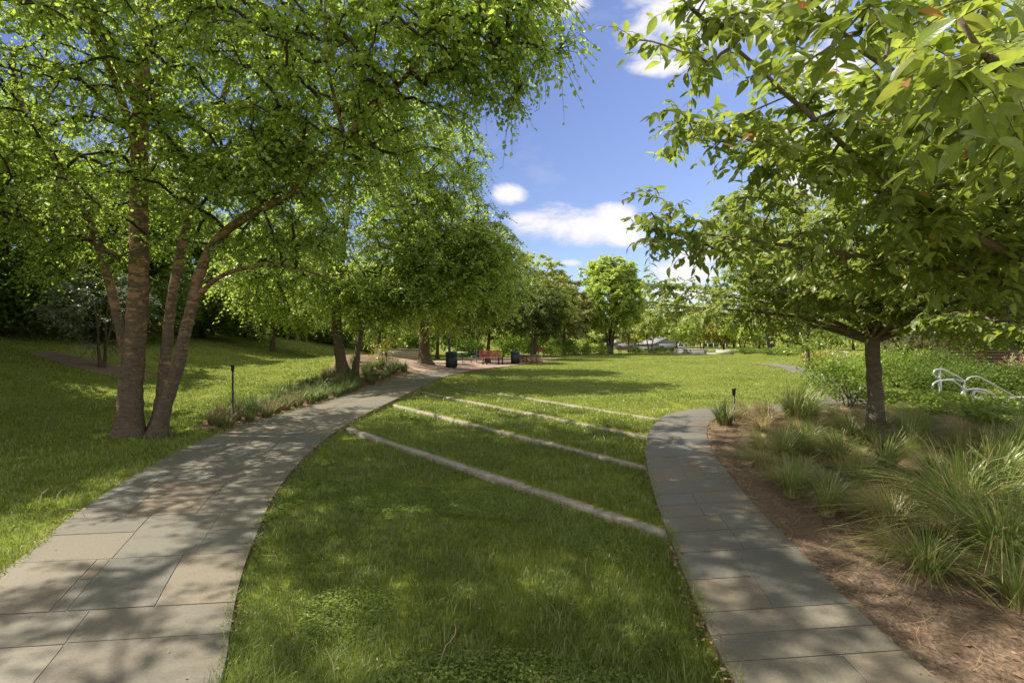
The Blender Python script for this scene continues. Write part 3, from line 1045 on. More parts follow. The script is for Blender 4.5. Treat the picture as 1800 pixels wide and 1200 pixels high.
# ------------------------------------------------------------------ trees
def bez(a, b, c, d, n):
    t = np.linspace(0, 1, n)[:, None]
    return (1 - t) ** 3 * a + 3 * (1 - t) ** 2 * t * b + 3 * (1 - t) * t * t * c + t ** 3 * d


def ell(rg, c, r, n, bias=.45, keep=None):
    """points in an ellipsoid, thinned in its middle"""
    out = []
    tot = 0
    while tot < n:
        v = rg.normal(size=(n, 3))
        v /= np.linalg.norm(v, axis=1, keepdims=True)
        rad = (bias + (1 - bias) * rg.random((n, 1)) ** .6)
        p = np.asarray(c) + v * rad * np.asarray(r)
        if keep is not None:
            p = p[keep(p)]
        out.append(p)
        tot += len(p)
    return np.concatenate(out)[:n]


def make_tree(name, label, cat, base, stems, clusters, leaf, bark, seed, group=None, twigs=6, tw_len=(.3, .6), per=9, lsize=(.05, .075), W=.6, lod=1,
              droop=.5, flat=.5, rad_k=.012, fold=.12, twig_mat=None, leaf_fn=None, min_r=.006, twig_sides=3, trunk_sides=20, spread=.0, hang=.25, max_r=.03, nvar=.55):
    """stems: list of (pts, r0, r1). Branches run from the stems to cluster points; twigs and leaves grow round each cluster point."""
    rg = np.random.default_rng(seed)
    root = thing(name, label, cat, base, group)
    gt = Geo()
    nodes, depth_par, node_sd = [], [], []
    for (pts, r0, r1) in stems:
        n = max(10, int(np.linalg.norm(np.diff(np.asarray(pts), axis=0), axis=1).sum() / .12))
        P = resample(np.asarray(pts, float), n)
        P[1:-1] += rg.normal(0, .004, (n - 2, 3)) * [1, 1, .2]
        t = np.linspace(0, 1, n)
        R = r0 * (1 - t) + r1 * t
        # root flare at the ground
        R = R * (1 + .55 * np.exp(-np.clip(P[:, 2] - base[2], 0, 9) / .28) * (P[0, 2] < base[2] + .3))
        R = R * (1 + rg.normal(0, .02, n))
        th = np.arange(trunk_sides) * 2 * math.pi / trunk_sides
        hh = np.clip(P[:, 2] - base[2], 0, 9)[:, None]
        ph = rg.random() * 6.28
        RA = 1 + .30 * np.exp(-hh / .22) * np.maximum(0, np.cos(4 * th[None] + ph + 1.2 * hh)) * (P[0, 2] < base[2] + .3)
        RA = RA + .03 * np.sin(3 * th[None] + 1.7 * hh + ph) + .03 * np.sin(5 * th[None] - 2.3 * hh) + rg.normal(0, .022, (n, trunk_sides))
        gt.tubes(P[None], R[None], trunk_sides, cap=True, rad_ang=RA)
        lo = base[2] + 1.2
        for p in P[P[:, 2] > lo][::2]:
            nodes.append(p)
            depth_par.append(-1)
    C = np.asarray(clusters)
    stem_nodes = np.array(nodes)
    d0 = np.min(np.linalg.norm(C[:, None] - stem_nodes[None], axis=2), axis=1)
    C = C[np.argsort(d0)]
    NN = len(nodes)
    pos = np.zeros((NN + len(C) * 4, 3))
    pos[:NN] = stem_nodes
    par = np.full(len(pos), -1)
    cnt = NN
    br = []           # (start node, node ids)
    top = stem_nodes[:, 2].max()
    for c in C:
        p = pos[:cnt]
        dv = c - p
        dist = np.linalg.norm(dv, axis=1)
        # prefer attaching from below / inside
        cost = dist * (1 + .5 * np.clip((p[:, 2] - c[2]) / (dist + .01), 0, 1))
        cost[:NN] *= .92
        j = int(np.argmin(cost))
        a = p[j]
        L = dist[j]
        mid = (a + c) / 2 + np.array([0, 0, .10 * L]) + rg.normal(0, .06 * L, 3)
        q1 = a * .6 + mid * .4
        q2 = mid
        q3 = mid * .45 + c * .55 + np.array([0, 0, .03 * L])
        ids = []
        prev = j
        for qq in (q2, c):
            pos[cnt] = qq
            par[cnt] = prev
            prev = cnt
            ids.append(cnt)
            cnt += 1
        br.append((j, ids, np.stack([a, q1, q2, q3, c])))
    load = np.zeros(cnt)
    for (_, ids, _) in br:
        load[ids[-1]] += 1
    for i in range(cnt - 1, NN - 1, -1):
        if par[i] >= 0:
            load[par[i]] += load[i]
    polys = np.array([b[2] for b in br])
    r_a = rad_k * np.sqrt(np.maximum(load[[b[1][0] for b in br]], 1))
    r_b = rad_k * np.sqrt(np.maximum(load[[b[1][1] for b in br]], 1))
    t = np.linspace(0, 1, 5)[None]
    RR = np.clip(r_a[:, None] * (1 - t) + r_b[:, None] * t, min_r, max_r)
    gb = Geo()
    gb.tubes(polys, RR, 5)
    # twigs
    M = len(C) * twigs
    Cc = np.repeat(np.array([b[2][-1] for b in br]), twigs, 0)
    bd = np.repeat(np.array([b[2][-1] - b[2][-2] for b in br]), twigs, 0)
    bd /= np.linalg.norm(bd, axis=1, keepdims=True) + 1e-9
    if spread > 0:
        # twigs start along the branch as well as at its tip
        ts = rg.random(M)
        ia = np.repeat(np.array([b[2][2] for b in br]), twigs, 0)
        Cc = Cc * (1 - spread * ts[:, None]) + ia * (spread * ts[:, None])
    d = rg.normal(size=(M, 3)) * [1, 1, flat] + bd * .8
    d /= np.linalg.norm(d, axis=1, keepdims=True)
    L = rg.uniform(*tw_len, M)
    e = Cc + d * L[:, None]
    m1 = Cc + d * (L * .5)[:, None] + np.array([0, 0, 1.])[None] * (L * .08)[:, None]
    e[:, 2] -= droop * L
    TW = np.stack([Cc, m1, e], 1)
    gb.tubes(TW, np.broadcast_to(np.array([min_r * .8, min_r * .6, min_r * .3]), (M, 3)), twig_sides)
    # leaves
    n = M * per
    tl = np.tile((np.arange(per) + .6) / per, M) + rg.normal(0, .03, n)
    tl = np.clip(tl, .05, 1)
    k = np.repeat(np.arange(M), per)
    P = (1 - tl)[:, None] ** 2 * Cc[k] + (2 * tl * (1 - tl))[:, None] * m1[k] + (tl ** 2)[:, None] * e[k]
    axis_d = d[k]
    side = np.cross(axis_d, np.array([0, 0, 1.]))
    side /= np.linalg.norm(side, axis=1, keepdims=True) + 1e-6
    sg = np.where(np.tile(np.arange(per), M) % 2 == 0, 1., -1.)[:, None]
    D = axis_d * rg.uniform(.2, .8, (n, 1)) + side * sg * rg.uniform(.5, 1.1, (n, 1)) + rg.normal(0, .3, (n, 3))
    D[:, 2] -= hang + rg.random(n) * hang
    Nn = rg.normal(0, nvar, (n, 3)) + np.array([0, 0, 1.])
    S = rg.uniform(*lsize, n) * np.where(rg.random(n) < .25, .7, 1)
    gl = Geo()
    rnd = np.clip(.5 * rg.random(n) + .5 * np.repeat(rg.random(M), per), 0, .95)
    if leaf_fn:
        rnd = leaf_fn(rg, rnd, tl)
    gl.leaves(P, D, Nn, S, W, r=rnd, fold=fold, lod=lod)
    gt.build('trunk', bark, root, origin=base, smooth=True)
    gb.build('branches', twig_mat or bark, root, origin=base, smooth=True)
    gl.build('crown', leaf, root, origin=base)
    return root


def V3(*a):
    return np.array(a, float)


def simple_tree(name, label, base_xy, h, r, seed, leaf, bark=None, nc=160, crown_lo=.3, stems=1, trunk_r=.14, group=None, twigs=5, per=9, lsize=(.09, .14), lod=2,
                squash=1.0, tw_len=(.4, .8), lumps=6, top_taper=.35, cat='tree', lean=(0, 0), droop=.3, bias=.45, W=.6, yaw=0):
    """a tree from one or more stems with a lumpy crown"""
    rg = np.random.default_rng(seed)
    x, y = base_xy
    z = gz1(x, y)
    base = (x, y, z)
    st = []
    for k in range(stems):
        a = k * 2 * math.pi / stems + yaw
        sp = 0.0 if stems == 1 else 1.0
        top = V3(x + lean[0] + sp * math.cos(a) * r * .42, y + lean[1] + sp * math.sin(a) * r * .42, z + h * .80)
        st.append((np.array([(x + sp * math.cos(a) * trunk_r * .9, y + sp * math.sin(a) * trunk_r * .9, z - .08), (x + sp * math.cos(a) * r * .10 + rg.normal(0, .04), y + sp * math.sin(a) * r * .10, z + h * .2),
                             (x + lean[0] * .5 + sp * math.cos(a) * r * .22 + rg.normal(0, .1), y + lean[1] * .5 + sp * math.sin(a) * r * .22 + rg.normal(0, .1), z + h * .48), top]), trunk_r * (1 if stems == 1 else .75), trunk_r * .18))
    zlo, zhi = z + h * crown_lo, z + h
    zc, rz = (zlo + zhi) / 2, (zhi - zlo) / 2
    C = []
    main = ell(rg, (x + lean[0], y + lean[1], zc), (r * .86, r * .86, rz * .94), int(nc * .55), bias)
    C.append(main)
    per_l = max(3, int(nc * .45 / lumps))
    for k in range(lumps):
        a = k * 2.4 + rg.random()
        f = rg.uniform(-.75, .8)
        rr_ = r * math.sqrt(max(0.05, 1 - f * f)) * .72
        c = (x + lean[0] + math.cos(a) * rr_, y + lean[1] + math.sin(a) * rr_, zc + f * rz * .8)
        s = r * rg.uniform(.28, .46)
        C.append(ell(rg, c, (s, s, s * .8), per_l, .2))
    C = np.concatenate(C)
    # taper the crown to its top
    tt = np.clip((C[:, 2] - zc) / rz, 0, 1)
    sc = 1 - top_taper * tt ** 1.5
    C[:, 0] = x + lean[0] + (C[:, 0] - x - lean[0]) * sc
    C[:, 1] = y + lean[1] + (C[:, 1] - y - lean[1]) * sc
    C = C[C[:, 2] > z + .5]
    return make_tree(name, label, cat, base, st, C, leaf, bark or M_BARK, seed, group, twigs=twigs, tw_len=tw_len, per=per, lsize=lsize, lod=lod, droop=droop,
                     rad_k=.010 * (h / 8), twig_mat=M_TWIG, min_r=.006, W=W, max_r=.06)


# ---- the big clump of river birches, front left
rgt = np.random.default_rng(101)
BX, BY = -7.3, 9.35
bz = gz1(BX, BY)
stems1 = [
    (np.array([(-7.50, 9.45, bz - .1), (-7.42, 9.45, 1.2), (-7.33, 9.5, 3.2), (-7.32, 9.5, 5.4), (-7.25, 9.55, 8.0), (-7.1, 9.6, 11.0), (-7.0, 9.6, 13.2)]), .205, .045),
    (np.array([(-7.62, 9.75, bz - .1), (-7.75, 9.8, 1.2), (-7.92, 9.8, 2.0), (-8.19, 9.8, 3.1), (-8.5, 9.8, 4.15), (-9.2, 9.85, 5.4), (-10.0, 10.0, 6.4), (-10.8, 10.4, 8.2)]), .10, .035),
    (np.array([(-7.16, 9.7, bz - .1), (-7.06, 9.74, .7), (-6.98, 9.75, 1.5), (-6.85, 9.75, 2.76), (-6.68, 9.8, 3.8), (-6.45, 10.0, 5.3), (-6.1, 10.3, 7.2), (-5.7, 10.6, 9.5)]), .115, .03),
    (np.array([(-6.86, 9.3, bz - .1), (-6.6, 9.23, .7), (-6.38, 9.2, 1.3), (-6.12, 9.15, 2.3), (-5.56, 9.0, 3.65), (-4.8, 8.7, 4.08), (-3.8, 8.2, 4.32), (-2.6, 7.5, 5.0), (-1.6, 7.0, 5.6), (-.9, 6.7, 6.3)]), .125, .022),
    (np.array([(-7.3, 9.5, 6.4), (-7.1, 7.8, 7.8), (-6.8, 5.8, 8.8), (-6.5, 3.9, 9.3)]), .09, .02),
    # limbs
    (np.array([(-6.1, 9.1, 2.55), (-5.3, 9.0, 3.12), (-4.3, 9.0, 3.25), (-3.3, 9.0, 3.0)]), .05, .015),
    (np.array([(-7.25, 9.5, 6.0), (-6.3, 9.1, 7.3), (-5.0, 8.7, 7.9), (-3.6, 8.3, 7.9)]), .08, .02),
    (np.array([(-7.25, 9.5, 5.2), (-7.0, 8.6, 6.3), (-6.6, 7.3, 7.2), (-6.0, 6.2, 7.8)]), .08, .02),
    (np.array([(-8.35, 10.3, 3.6), (-9.4, 9.8, 4.4), (-10.6, 9.2, 5.0)]), .06, .015),
    (np.array([(-2.6, 7.5, 5.0), (-2.75, 7.2, 6.0), (-2.7, 7.0, 7.2)]), .035, .012),
]
C1 = np.concatenate([
    ell(rgt, (-7.3, 9.5, 8.2), (4.6, 4.4, 4.9), 410, .3),
    ell(rgt, (-10.2, 10.8, 6.6), (3.0, 3.0, 3.4), 170, .3),
    ell(rgt, (-5.0, 9.0, 6.6), (3.2, 2.4, 2.6), 190, .2),
    ell(rgt, (-6.2, 7.0, 7.6), (2.8, 2.2, 2.2), 120, .2),
    ell(rgt, (-2.3, 7.3, 6.3), (2.3, 1.9, 1.65), 145, .1),
    ell(rgt, (-1.0, 6.9, 6.4), (1.6, 1.3, 1.4), 70, .0),
    ell(rgt, (-.15, 6.6, 6.2), (.95, 1.0, 1.1), 60, .0),
    ell(rgt, (-3.4, 7.9, 4.9), (1.9, 1.3, .8), 80, .1),
    ell(rgt, (-9.0, 9.5, 4.2), (2.2, 2.0, 1.2), 80, .1),
    ell(rgt, (-6.4, 4.6, 8.9), (3.8, 2.7, 2.2), 220, .1),
    ell(rgt, (-4.2, 6.0, 8.6), (2.4, 1.8, 1.6), 80, .1),
    ell(rgt, (-10.3, 8.0, 5.2), (2.2, 1.8, 1.8), 110, .1),
    ell(rgt, (-5.3, 8.6, 5.0), (1.8, 1.4, 1.0), 70, .1),
    ell(rgt, (-4.2, 9.0, 3.7), (1.5, 1.0, .6), 36, .0),
])
make_tree('river_birch', 'large multi-stemmed birch with peeling bark at the left, leaning over the wide path', 'tree', (BX, BY, bz), stems1, C1, M_BIRCH, M_BIRCHBARK, 1,
          twigs=8, tw_len=(.25, .65), per=10, lsize=(.055, .095), W=.66, droop=.55, flat=.5, rad_k=.011, twig_mat=M_TWIG, min_r=.006, hang=.35, spread=.7)

# ---- second birch by the path
b2 = (-6.55, 18.6)
z2 = gz1(*b2)
stems2 = [
    (np.array([(-6.45, 18.6, z2 - .1), (-6.65, 18.6, 1.6), (-6.75, 18.6, 3.2), (-6.5, 18.6, 5.5), (-6.2, 18.6, 8.2), (-6.1, 18.6, 10.2)]), .215, .04),
    (np.array([(-6.1, 18.7, z2 - .1), (-5.95, 18.8, 1.8), (-5.75, 18.9, 3.2), (-5.0, 19.0, 5.0), (-4.0, 19.0, 7.0)]), .13, .03),
    (np.array([(-5.95, 18.8, 1.9), (-5.55, 18.7, 3.0), (-4.7, 18.5, 4.3), (-3.5, 18.2, 5.2)]), .07, .02),
    (np.array([(-6.75, 18.6, 3.3), (-7.7, 18.2, 4.3), (-9.0, 17.8, 4.8)]), .09, .02),
]
C2 = np.concatenate([
    ell(rgt, (-5.6, 18.5, 6.7), (4.9, 3.8, 4.2), 430, .3),
    ell(rgt, (-3.4, 18.5, 8.8), (2.7, 2.4, 2.3), 170, .2),
    ell(rgt, (-2.7, 17.8, 5.3), (2.8, 2.2, 2.2), 220, .15),
    ell(rgt, (-1.2, 17.8, 4.9), (1.6, 1.4, 1.4), 90, .1),
    ell(rgt, (-4.3, 17.4, 3.5), (2.6, 1.8, 1.0), 150, .1),
    ell(rgt, (-8.6, 17.4, 4.5), (2.6, 2.0, 1.7), 130, .2),
])
make_tree('river_birch', 'mid-sized birch with two slim trunks rising from the grassy bed left of the path', 'tree', (b2[0], b2[1], z2), stems2, C2, M_BIRCH, M_BIRCHBARK, 2,
          twigs=7, tw_len=(.35, .75), per=12, lsize=(.09, .135), W=.66, droop=.6, flat=.5, rad_k=.012, twig_mat=M_TWIG, min_r=.008, lod=2, hang=.35, spread=.6)

# ---- third, orange-barked trunk
b3 = (-4.6, 25.4)
z3 = gz1(*b3)
stems3 = [(np.array([(-4.6, 25.4, z3 - .1), (-4.6, 25.4, 2.4), (-4.5, 25.4, 4.5), (-4.3, 25.5, 7.0), (-4.2, 25.5, 9.5)]), .29, .05),
          (np.array([(-4.6, 25.4, 3.0), (-3.6, 25.2, 4.6), (-2.2, 25.0, 5.8)]), .11, .03)]
C3 = np.concatenate([
    ell(rgt, (-3.9, 25.3, 6.3), (4.4, 3.6, 3.6), 270, .3),
    ell(rgt, (-1.2, 25.0, 5.4), (2.6, 2.2, 2.5), 190, .15),
    ell(rgt, (-3.0, 24.4, 3.5), (2.8, 2.0, 1.1), 120, .1),
])
make_tree('river_birch', 'birch with a single thick orange-brown trunk beside the dark bin', 'tree', (b3[0], b3[1], z3), stems3, C3, M_LIGHT, M_BIRCHBARK, 3,
          twigs=7, tw_len=(.4, .8), per=11, lsize=(.12, .18), W=.66, droop=.55, rad_k=.013, twig_mat=M_TWIG, min_r=.01, lod=2, hang=.35, spread=.5)


# ---- cherries on the right
def cherry_col(rg, rnd, tl):
    r = np.clip(rnd, 0, .94)
    tip = (tl > .85) & (rg.random(len(rnd)) < .03)
    return np.where(tip, rg.uniform(.955, 1, len(rnd)), r)


CX, CY = 5.95, 7.95
cz = gz1(CX, CY)
stemsA = [
    (np.array([(5.98, 7.95, cz - .1), (5.97, 7.95, 1.0), (5.92, 7.93, 1.7), (5.88, 7.92, 2.2)]), .11, .10),
]


def along(b, n, t0, sig, rg):
    P = resample(b, 80)
    k = (t0 + (1 - t0) * rg.random(n) ** .8) * 79
    Q = P[k.astype(int)] + rg.normal(0, 1, (n, 3)) * sig
    Q[0] = P[-1]
    Q[1] = P[-3]
    return Q


rga = np.random.default_rng(515)
CAL = []
crotch = V3(5.89, 7.93, 2.02)
NL = 40
for i in range(NL):
    az = i * 2.39996 + rga.uniform(-.25, .25)
    f = i / NL
    el = math.radians(4 + 62 * f ** 1.25 + rga.uniform(-5, 5))
    L = rga.uniform(.82, 1.06) * (4.0 - 0.5 * f)
    if math.cos(az) < -.3:
        L *= .87
    d = V3(math.cos(az) * math.cos(el), math.sin(az) * math.cos(el), math.sin(el))
    end = crotch + d * L + V3(0, 0, .25)
    c1 = crotch + d * L * .33 + V3(0, 0, .30 + .25 * f)
    c2 = crotch + d * L * .7 + V3(0, 0, .22)
    c1[:2] += rga.normal(0, .1, 2)
    b_ = bez(crotch + V3(0, 0, -.2 + .3 * f), c1, c2, end, 8)
    stemsA.append((b_, .028 + .014 * rga.random(), .006))
    CAL.append(along(b_, int(19 * L / 3.5), .26, (.15, .15, .09), rga))
    # side shoots
    for j in range(3):
        t = rga.uniform(.4, .85)
        p = b_[int(t * 7)]
        sd = np.cross(d, V3(0, 0, 1)) * rga.choice([-1, 1]) * rga.uniform(.5, 1) + d * .6 + V3(0, 0, rga.uniform(-.1, .3))
        sd /= np.linalg.norm(sd)
        e2 = p + sd * rga.uniform(.6, 1.2)
        sh = bez(p, p + (e2 - p) * .4 + V3(0, 0, .06), p + (e2 - p) * .7, e2, 6)
        stemsA.append((sh, .012, .004))
        CAL.append(along(sh, 5, .3, (.10, .10, .07), rga))
for (ax_, ay_, L) in ((.62, -.78, 4.2), (.25, -.97, 3.6), (.9, -.43, 4.3), (.98, .1, 4.0), (-.2, -.98, 3.3)):
    d = V3(ax_, ay_, -.02)
    b_ = bez(crotch, crotch + d * L * .33 + V3(0, 0, .34), crotch + d * L * .7 + V3(0, 0, .25), crotch + d * L, 8)
    stemsA.append((b_, .032, .006))
    CAL.append(along(b_, 26, .25, (.25, .2, .10), rga))
CAL.append(ell(rga, (5.7, 7.2, 2.45), (1.5, .9, .35), 60, .0))
CA = np.concatenate(CAL)
make_tree('cherry_tree', 'cherry tree with a straight slim grey trunk in the grass bed on the right', 'tree', (CX, CY, cz), stemsA, CA, M_CHERRY, M_CHERRYBARK, 4,
          twigs=4, tw_len=(.2, .46), per=13, lsize=(.06, .108), W=.5, droop=.08, flat=.4, nvar=.42, max_r=.016, rad_k=.010, twig_mat=M_CHERRYBARK, min_r=.004, lod=0, hang=.2, spread=.8, leaf_fn=cherry_col, fold=.07)

DX, DY = 6.3, 4.5
dz_ = gz1(DX, DY)
b1 = np.array([(6.25, 4.5, 1.7), (5.0, 4.1, 2.2), (3.9, 3.75, 2.5), (2.76, 3.4, 2.89), (1.88, 3.2, 3.43), (1.3, 3.05, 3.80), (1.1, 3.0, 3.92)])
b2_ = np.array([(6.25, 4.5, 1.9), (4.8, 3.6, 2.6), (3.6, 2.9, 2.9), (2.65, 2.5, 3.0), (2.26, 2.4, 3.06), (1.7, 2.3, 3.2), (1.38, 2.25, 3.45)])
b3_ = np.array([(6.25, 4.5, 1.9), (4.6, 3.1, 2.45), (2.9, 2.1, 2.65), (1.75, 1.6, 2.7), (1.5, 1.5, 2.70), (1.34, 1.45, 2.82)])
b4_ = np.array([(6.25, 4.5, 1.9), (4.9, 4.4, 2.5), (3.6, 4.25, 3.0), (2.4, 4.1, 3.4), (1.8, 4.05, 3.6), (1.45, 4.0, 3.68)])
b5_ = np.array([(6.25, 4.5, 1.8), (5.0, 4.3, 2.3), (3.7, 4.2, 2.5), (2.6, 4.2, 2.65), (1.75, 4.3, 2.80), (1.28, 4.35, 2.86)])
stemsB = [(np.array([(6.3, 4.5, dz_ - .1), (6.3, 4.5, 1.0), (6.25, 4.5, 2.0)]), .13, .11)]
for b_, r_ in ((b1, .05), (b2_, .05), (b3_, .04), (b4_, .05), (b5_, .045)):
    stemsB.append((b_, r_, .007))
stemsB += [(np.array([(6.25, 4.5, 1.9), (6.8, 4.9, 3.2), (7.2, 5.2, 5.0)]), .07, .02), (np.array([(6.25, 4.5, 1.9), (7.4, 3.9, 2.8), (8.6, 3.2, 3.6)]), .06, .02)]


CB = np.concatenate([along(b1, 70, .45, (.17, .13, .14), rgt), along(b2_, 62, .4, (.16, .13, .13), rgt), along(b3_, 44, .45, (.13, .11, .09), rgt),
                     along(b4_, 75, .35, (.16, .2, .16), rgt), along(b5_, 64, .4, (.15, .2, .12), rgt),
                     ell(rgt, (3.6, 3.9, 3.4), (1.4, .9, .9), 120, .0), ell(rgt, (3.2, 3.0, 3.6), (1.2, .7, .8), 90, .0), ell(rgt, (4.3, 4.2, 2.7), (1.2, .9, .5), 60, .0),
                     ell(rgt, (6.9, 4.3, 4.3), (2.5, 2.2, 1.9), 110, .3)])
make_tree('cherry_tree', 'nearest cherry branches with large leaves reaching in from the upper right corner', 'tree', (DX, DY, dz_), stemsB, CB, M_CHERRY, M_CHERRYBARK, 5,
          twigs=4, tw_len=(.14, .34), per=8, lsize=(.065, .118), W=.48, droop=.08, flat=.45, nvar=.42, max_r=.012, rad_k=.006, twig_mat=M_CHERRYBARK, min_r=.003, lod=0, hang=.2, spread=.85, leaf_fn=cherry_col, fold=.07)

# ---- woodland on the left slope
WG = 'trees of the wood on the left slope'
WOODS = [  # x, y, h, r, seed, leaf, label
    (-16.8, 11.5, 9, 3.8, 201, M_WOOD, 'dark tree at the far left edge of the wood'),
    (-20.5, 18.0, 9, 4.0, 202, M_WOOD, 'dark tree of the wood behind the mulch island'),
    (-20.5, 24.5, 8.5, 3.8, 203, M_WOOD, 'dark tree of the wood right of the silvery shrub'),
    (-21.0, 31.0, 9, 4.2, 204, M_WOOD, 'dark tree of the wood seen between the birch stems'),
    (-20.0, 37.0, 8.5, 4.0, 205, M_WOOD, 'dark tree at the right end of the wood, above the shaded slope'),
    (-19.0, 44.0, 9, 4.4, 206, M_WOOD, 'tree behind the wood edge, seen above the sunlit slope'),
    (-14.5, 50.0, 9, 4.4, 207, M_WOOD, 'tree at the top of the sunlit slope, between the birches'),
    (-10.0, 53.0, 10, 4.4, 208, M_LIGHT, 'light green tree beyond the slope, behind the second birch'),
    (-27.5, 20.0, 13, 5.2, 209, M_WOOD, 'tall second row tree of the wood behind the mulch island'),
    (-24.0, 13.0, 12, 4.8, 210, M_WOOD, 'second row tree of the wood at the left picture edge'),
    (-28.5, 29.0, 14, 5.6, 211, M_WOOD, 'big back row tree of the wood, left of the main birch stem'),
    (-29.0, 39.0, 15, 6.0, 213, M_WOOD, 'big back row tree of the wood, right of the main birch stem'),
    (-25.0, 52.0, 14, 5.6, 212, M_WOOD, 'back row tree of the wood behind the slope'),
    (-15.4, 8.0, 11, 4.3, 215, M_WOOD, 'unseen woodland tree added off the left edge to shade the near lawn'),  # out of view, added to deepen the shade on the near left lawn
    (-36.0, 28.0, 18, 6.5, 214, M_WOOD, 'tallest tree at the back of the wood'),
]
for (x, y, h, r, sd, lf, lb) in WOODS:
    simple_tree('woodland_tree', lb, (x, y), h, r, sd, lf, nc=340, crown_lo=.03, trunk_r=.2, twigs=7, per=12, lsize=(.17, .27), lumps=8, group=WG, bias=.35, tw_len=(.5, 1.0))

simple_tree('ornamental_tree', 'low bright green tree drooping over the sunlit slope left of the second birch', (-14.6, 29.5), 6.6, 3.6, 230, M_LIGHT, nc=260, crown_lo=.16, trunk_r=.13, twigs=7, per=12, lsize=(.12, .18),
            lumps=7, droop=.7)
simple_tree('ornamental_tree', 'pale green tree behind the second birch, low over the planter wall', (-8.5, 31), 6.5, 3.4, 231, M_LIGHT, nc=200, crown_lo=.12, trunk_r=.12, twigs=7, per=12, lsize=(.14, .2), lumps=6, droop=.6)
simple_tree('ornamental_tree', 'bushy tree at the back of the sitting area behind the lamp post', (-6.5, 42), 8.0, 4.0, 232, M_WOOD, nc=200, crown_lo=.1, trunk_r=.15, twigs=7, per=12, lsize=(.19, .28), lumps=6)
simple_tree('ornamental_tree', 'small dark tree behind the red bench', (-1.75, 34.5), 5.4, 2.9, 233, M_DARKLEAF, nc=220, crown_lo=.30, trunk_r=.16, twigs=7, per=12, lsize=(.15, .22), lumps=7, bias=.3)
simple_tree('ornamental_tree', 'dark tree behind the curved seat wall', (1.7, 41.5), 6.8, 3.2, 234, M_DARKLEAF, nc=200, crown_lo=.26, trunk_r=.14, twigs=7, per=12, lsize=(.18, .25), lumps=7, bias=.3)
simple_tree('ornamental_tree', 'tall pale green tree rising behind the curved seat wall', (2.3, 50), 11.5, 4.6, 235, M_FAR, nc=240, crown_lo=.14, trunk_r=.2, twigs=7, per=12, lsize=(.24, .35), lumps=8)
simple_tree('ornamental_tree', 'pinkish green tree left of the big round tree', (6.0, 56), 9.6, 3.9, 236, M_FAR2, nc=220, crown_lo=.14, trunk_r=.17, twigs=7, per=12, lsize=(.24, .35), lumps=8)
simple_tree('ornamental_tree', 'big round pale green tree with several stems at the far end of the lawn', (12.2, 60), 12.6, 5.0, 237, M_LIGHT, nc=620, crown_lo=.17, stems=4, trunk_r=.2, twigs=7, per=12, lsize=(.25, .37), lumps=16,
            bias=.3, top_taper=.35)
ORG = 'small spreading trees beyond the far edge of the lawn'
for i, (px, Y, h, r, sd, lf, lb) in enumerate([
    (1143, 66, 6.0, 3.0, 251, M_FAR, 'small spreading tree just right of the big round tree'),
    (1190, 70, 6.3, 3.6, 252, M_LIGHT, 'small forked tree behind the far stone wall'),
    (1234, 74, 5.8, 3.4, 253, M_FAR, 'small tree beside the far white railing'),
    (1272, 70, 5.6, 3.0, 254, M_YELLOW, 'small yellowish tree by the round stone planter'),
    (1305, 66, 6.0, 3.2, 255, M_LIGHT, 'small tree right of the round stone planter'),
    (1105, 74, 5.6, 3.0, 256, M_FAR2, 'small pale tree behind the stems of the big round tree'),
    (985, 60, 7.4, 3.4, 257, M_FAR2, 'blossoming small tree above the low hedge'),
]):
    simple_tree('small_tree', lb, ((px - 900) / FPX * Y, Y), h, r, sd, lf, nc=110, crown_lo=.24, trunk_r=.13, stems=1 if i % 2 else 2, twigs=6, per=12, lsize=(.24, .36), lumps=6, group=ORG, squash=.8)
simple_tree('small_tree', 'dark multi-stemmed tree at the right end of the far lawn edge', ((1355 - 900) / FPX * 58, 58), 8.0, 3.8, 258, M_WOOD, nc=160, crown_lo=.32, trunk_r=.2, stems=4, twigs=6, per=12, lsize=(.24, .34), lumps=7)

FG = 'trees of the far wood behind the lawn'
FAR = [(940, 112, 12), (985, 120, 10.5), (1030, 125, 11), (1068, 118, 9), (1110, 120, 10.5), (1150, 112, 11.5), (1182, 125, 9.5), (1213, 118, 10), (1248, 112, 9.5), (1290, 118, 11), (1335, 108, 12), (1385, 100, 13),
       (1440, 92, 14), (1500, 85, 14), (1560, 78, 14)]
FARL = ['leftmost tree of the far wood, above the dark trees', 'far wood tree left of the big round tree', 'far wood tree behind the left side of the big round tree', 'far wood tree hidden behind the big round tree',
        'far wood tree showing right of the big round tree crown', 'tallest far tree directly right of the big round tree', 'far tree above the grey house roof', 'far tree above the white railing', 'far tree over the yellowish small tree',
        'far tree over the round stone planter', 'far tree behind the dark multi-stemmed tree', 'far tree behind the cherry leaves, left of the cherry trunk', 'far tree close to the cherry trunk, left side', 'far tree behind the cherry trunk',
        'rightmost tree of the far wood, by the building']
for i, ((px, Y, h), lb) in enumerate(zip(FAR, FARL)):
    simple_tree('far_tree', lb, ((px - 900) / FPX * Y, Y), h, h * .46, 300 + i, [M_FAR, M_FAR2, M_LIGHT, M_WOOD][(i * 7) % 4 if i % 3 else 0], nc=130, crown_lo=.02, trunk_r=.2, twigs=6, per=11, lsize=(.45, .65), lumps=7, group=FG, tw_len=(.5, 1.1))


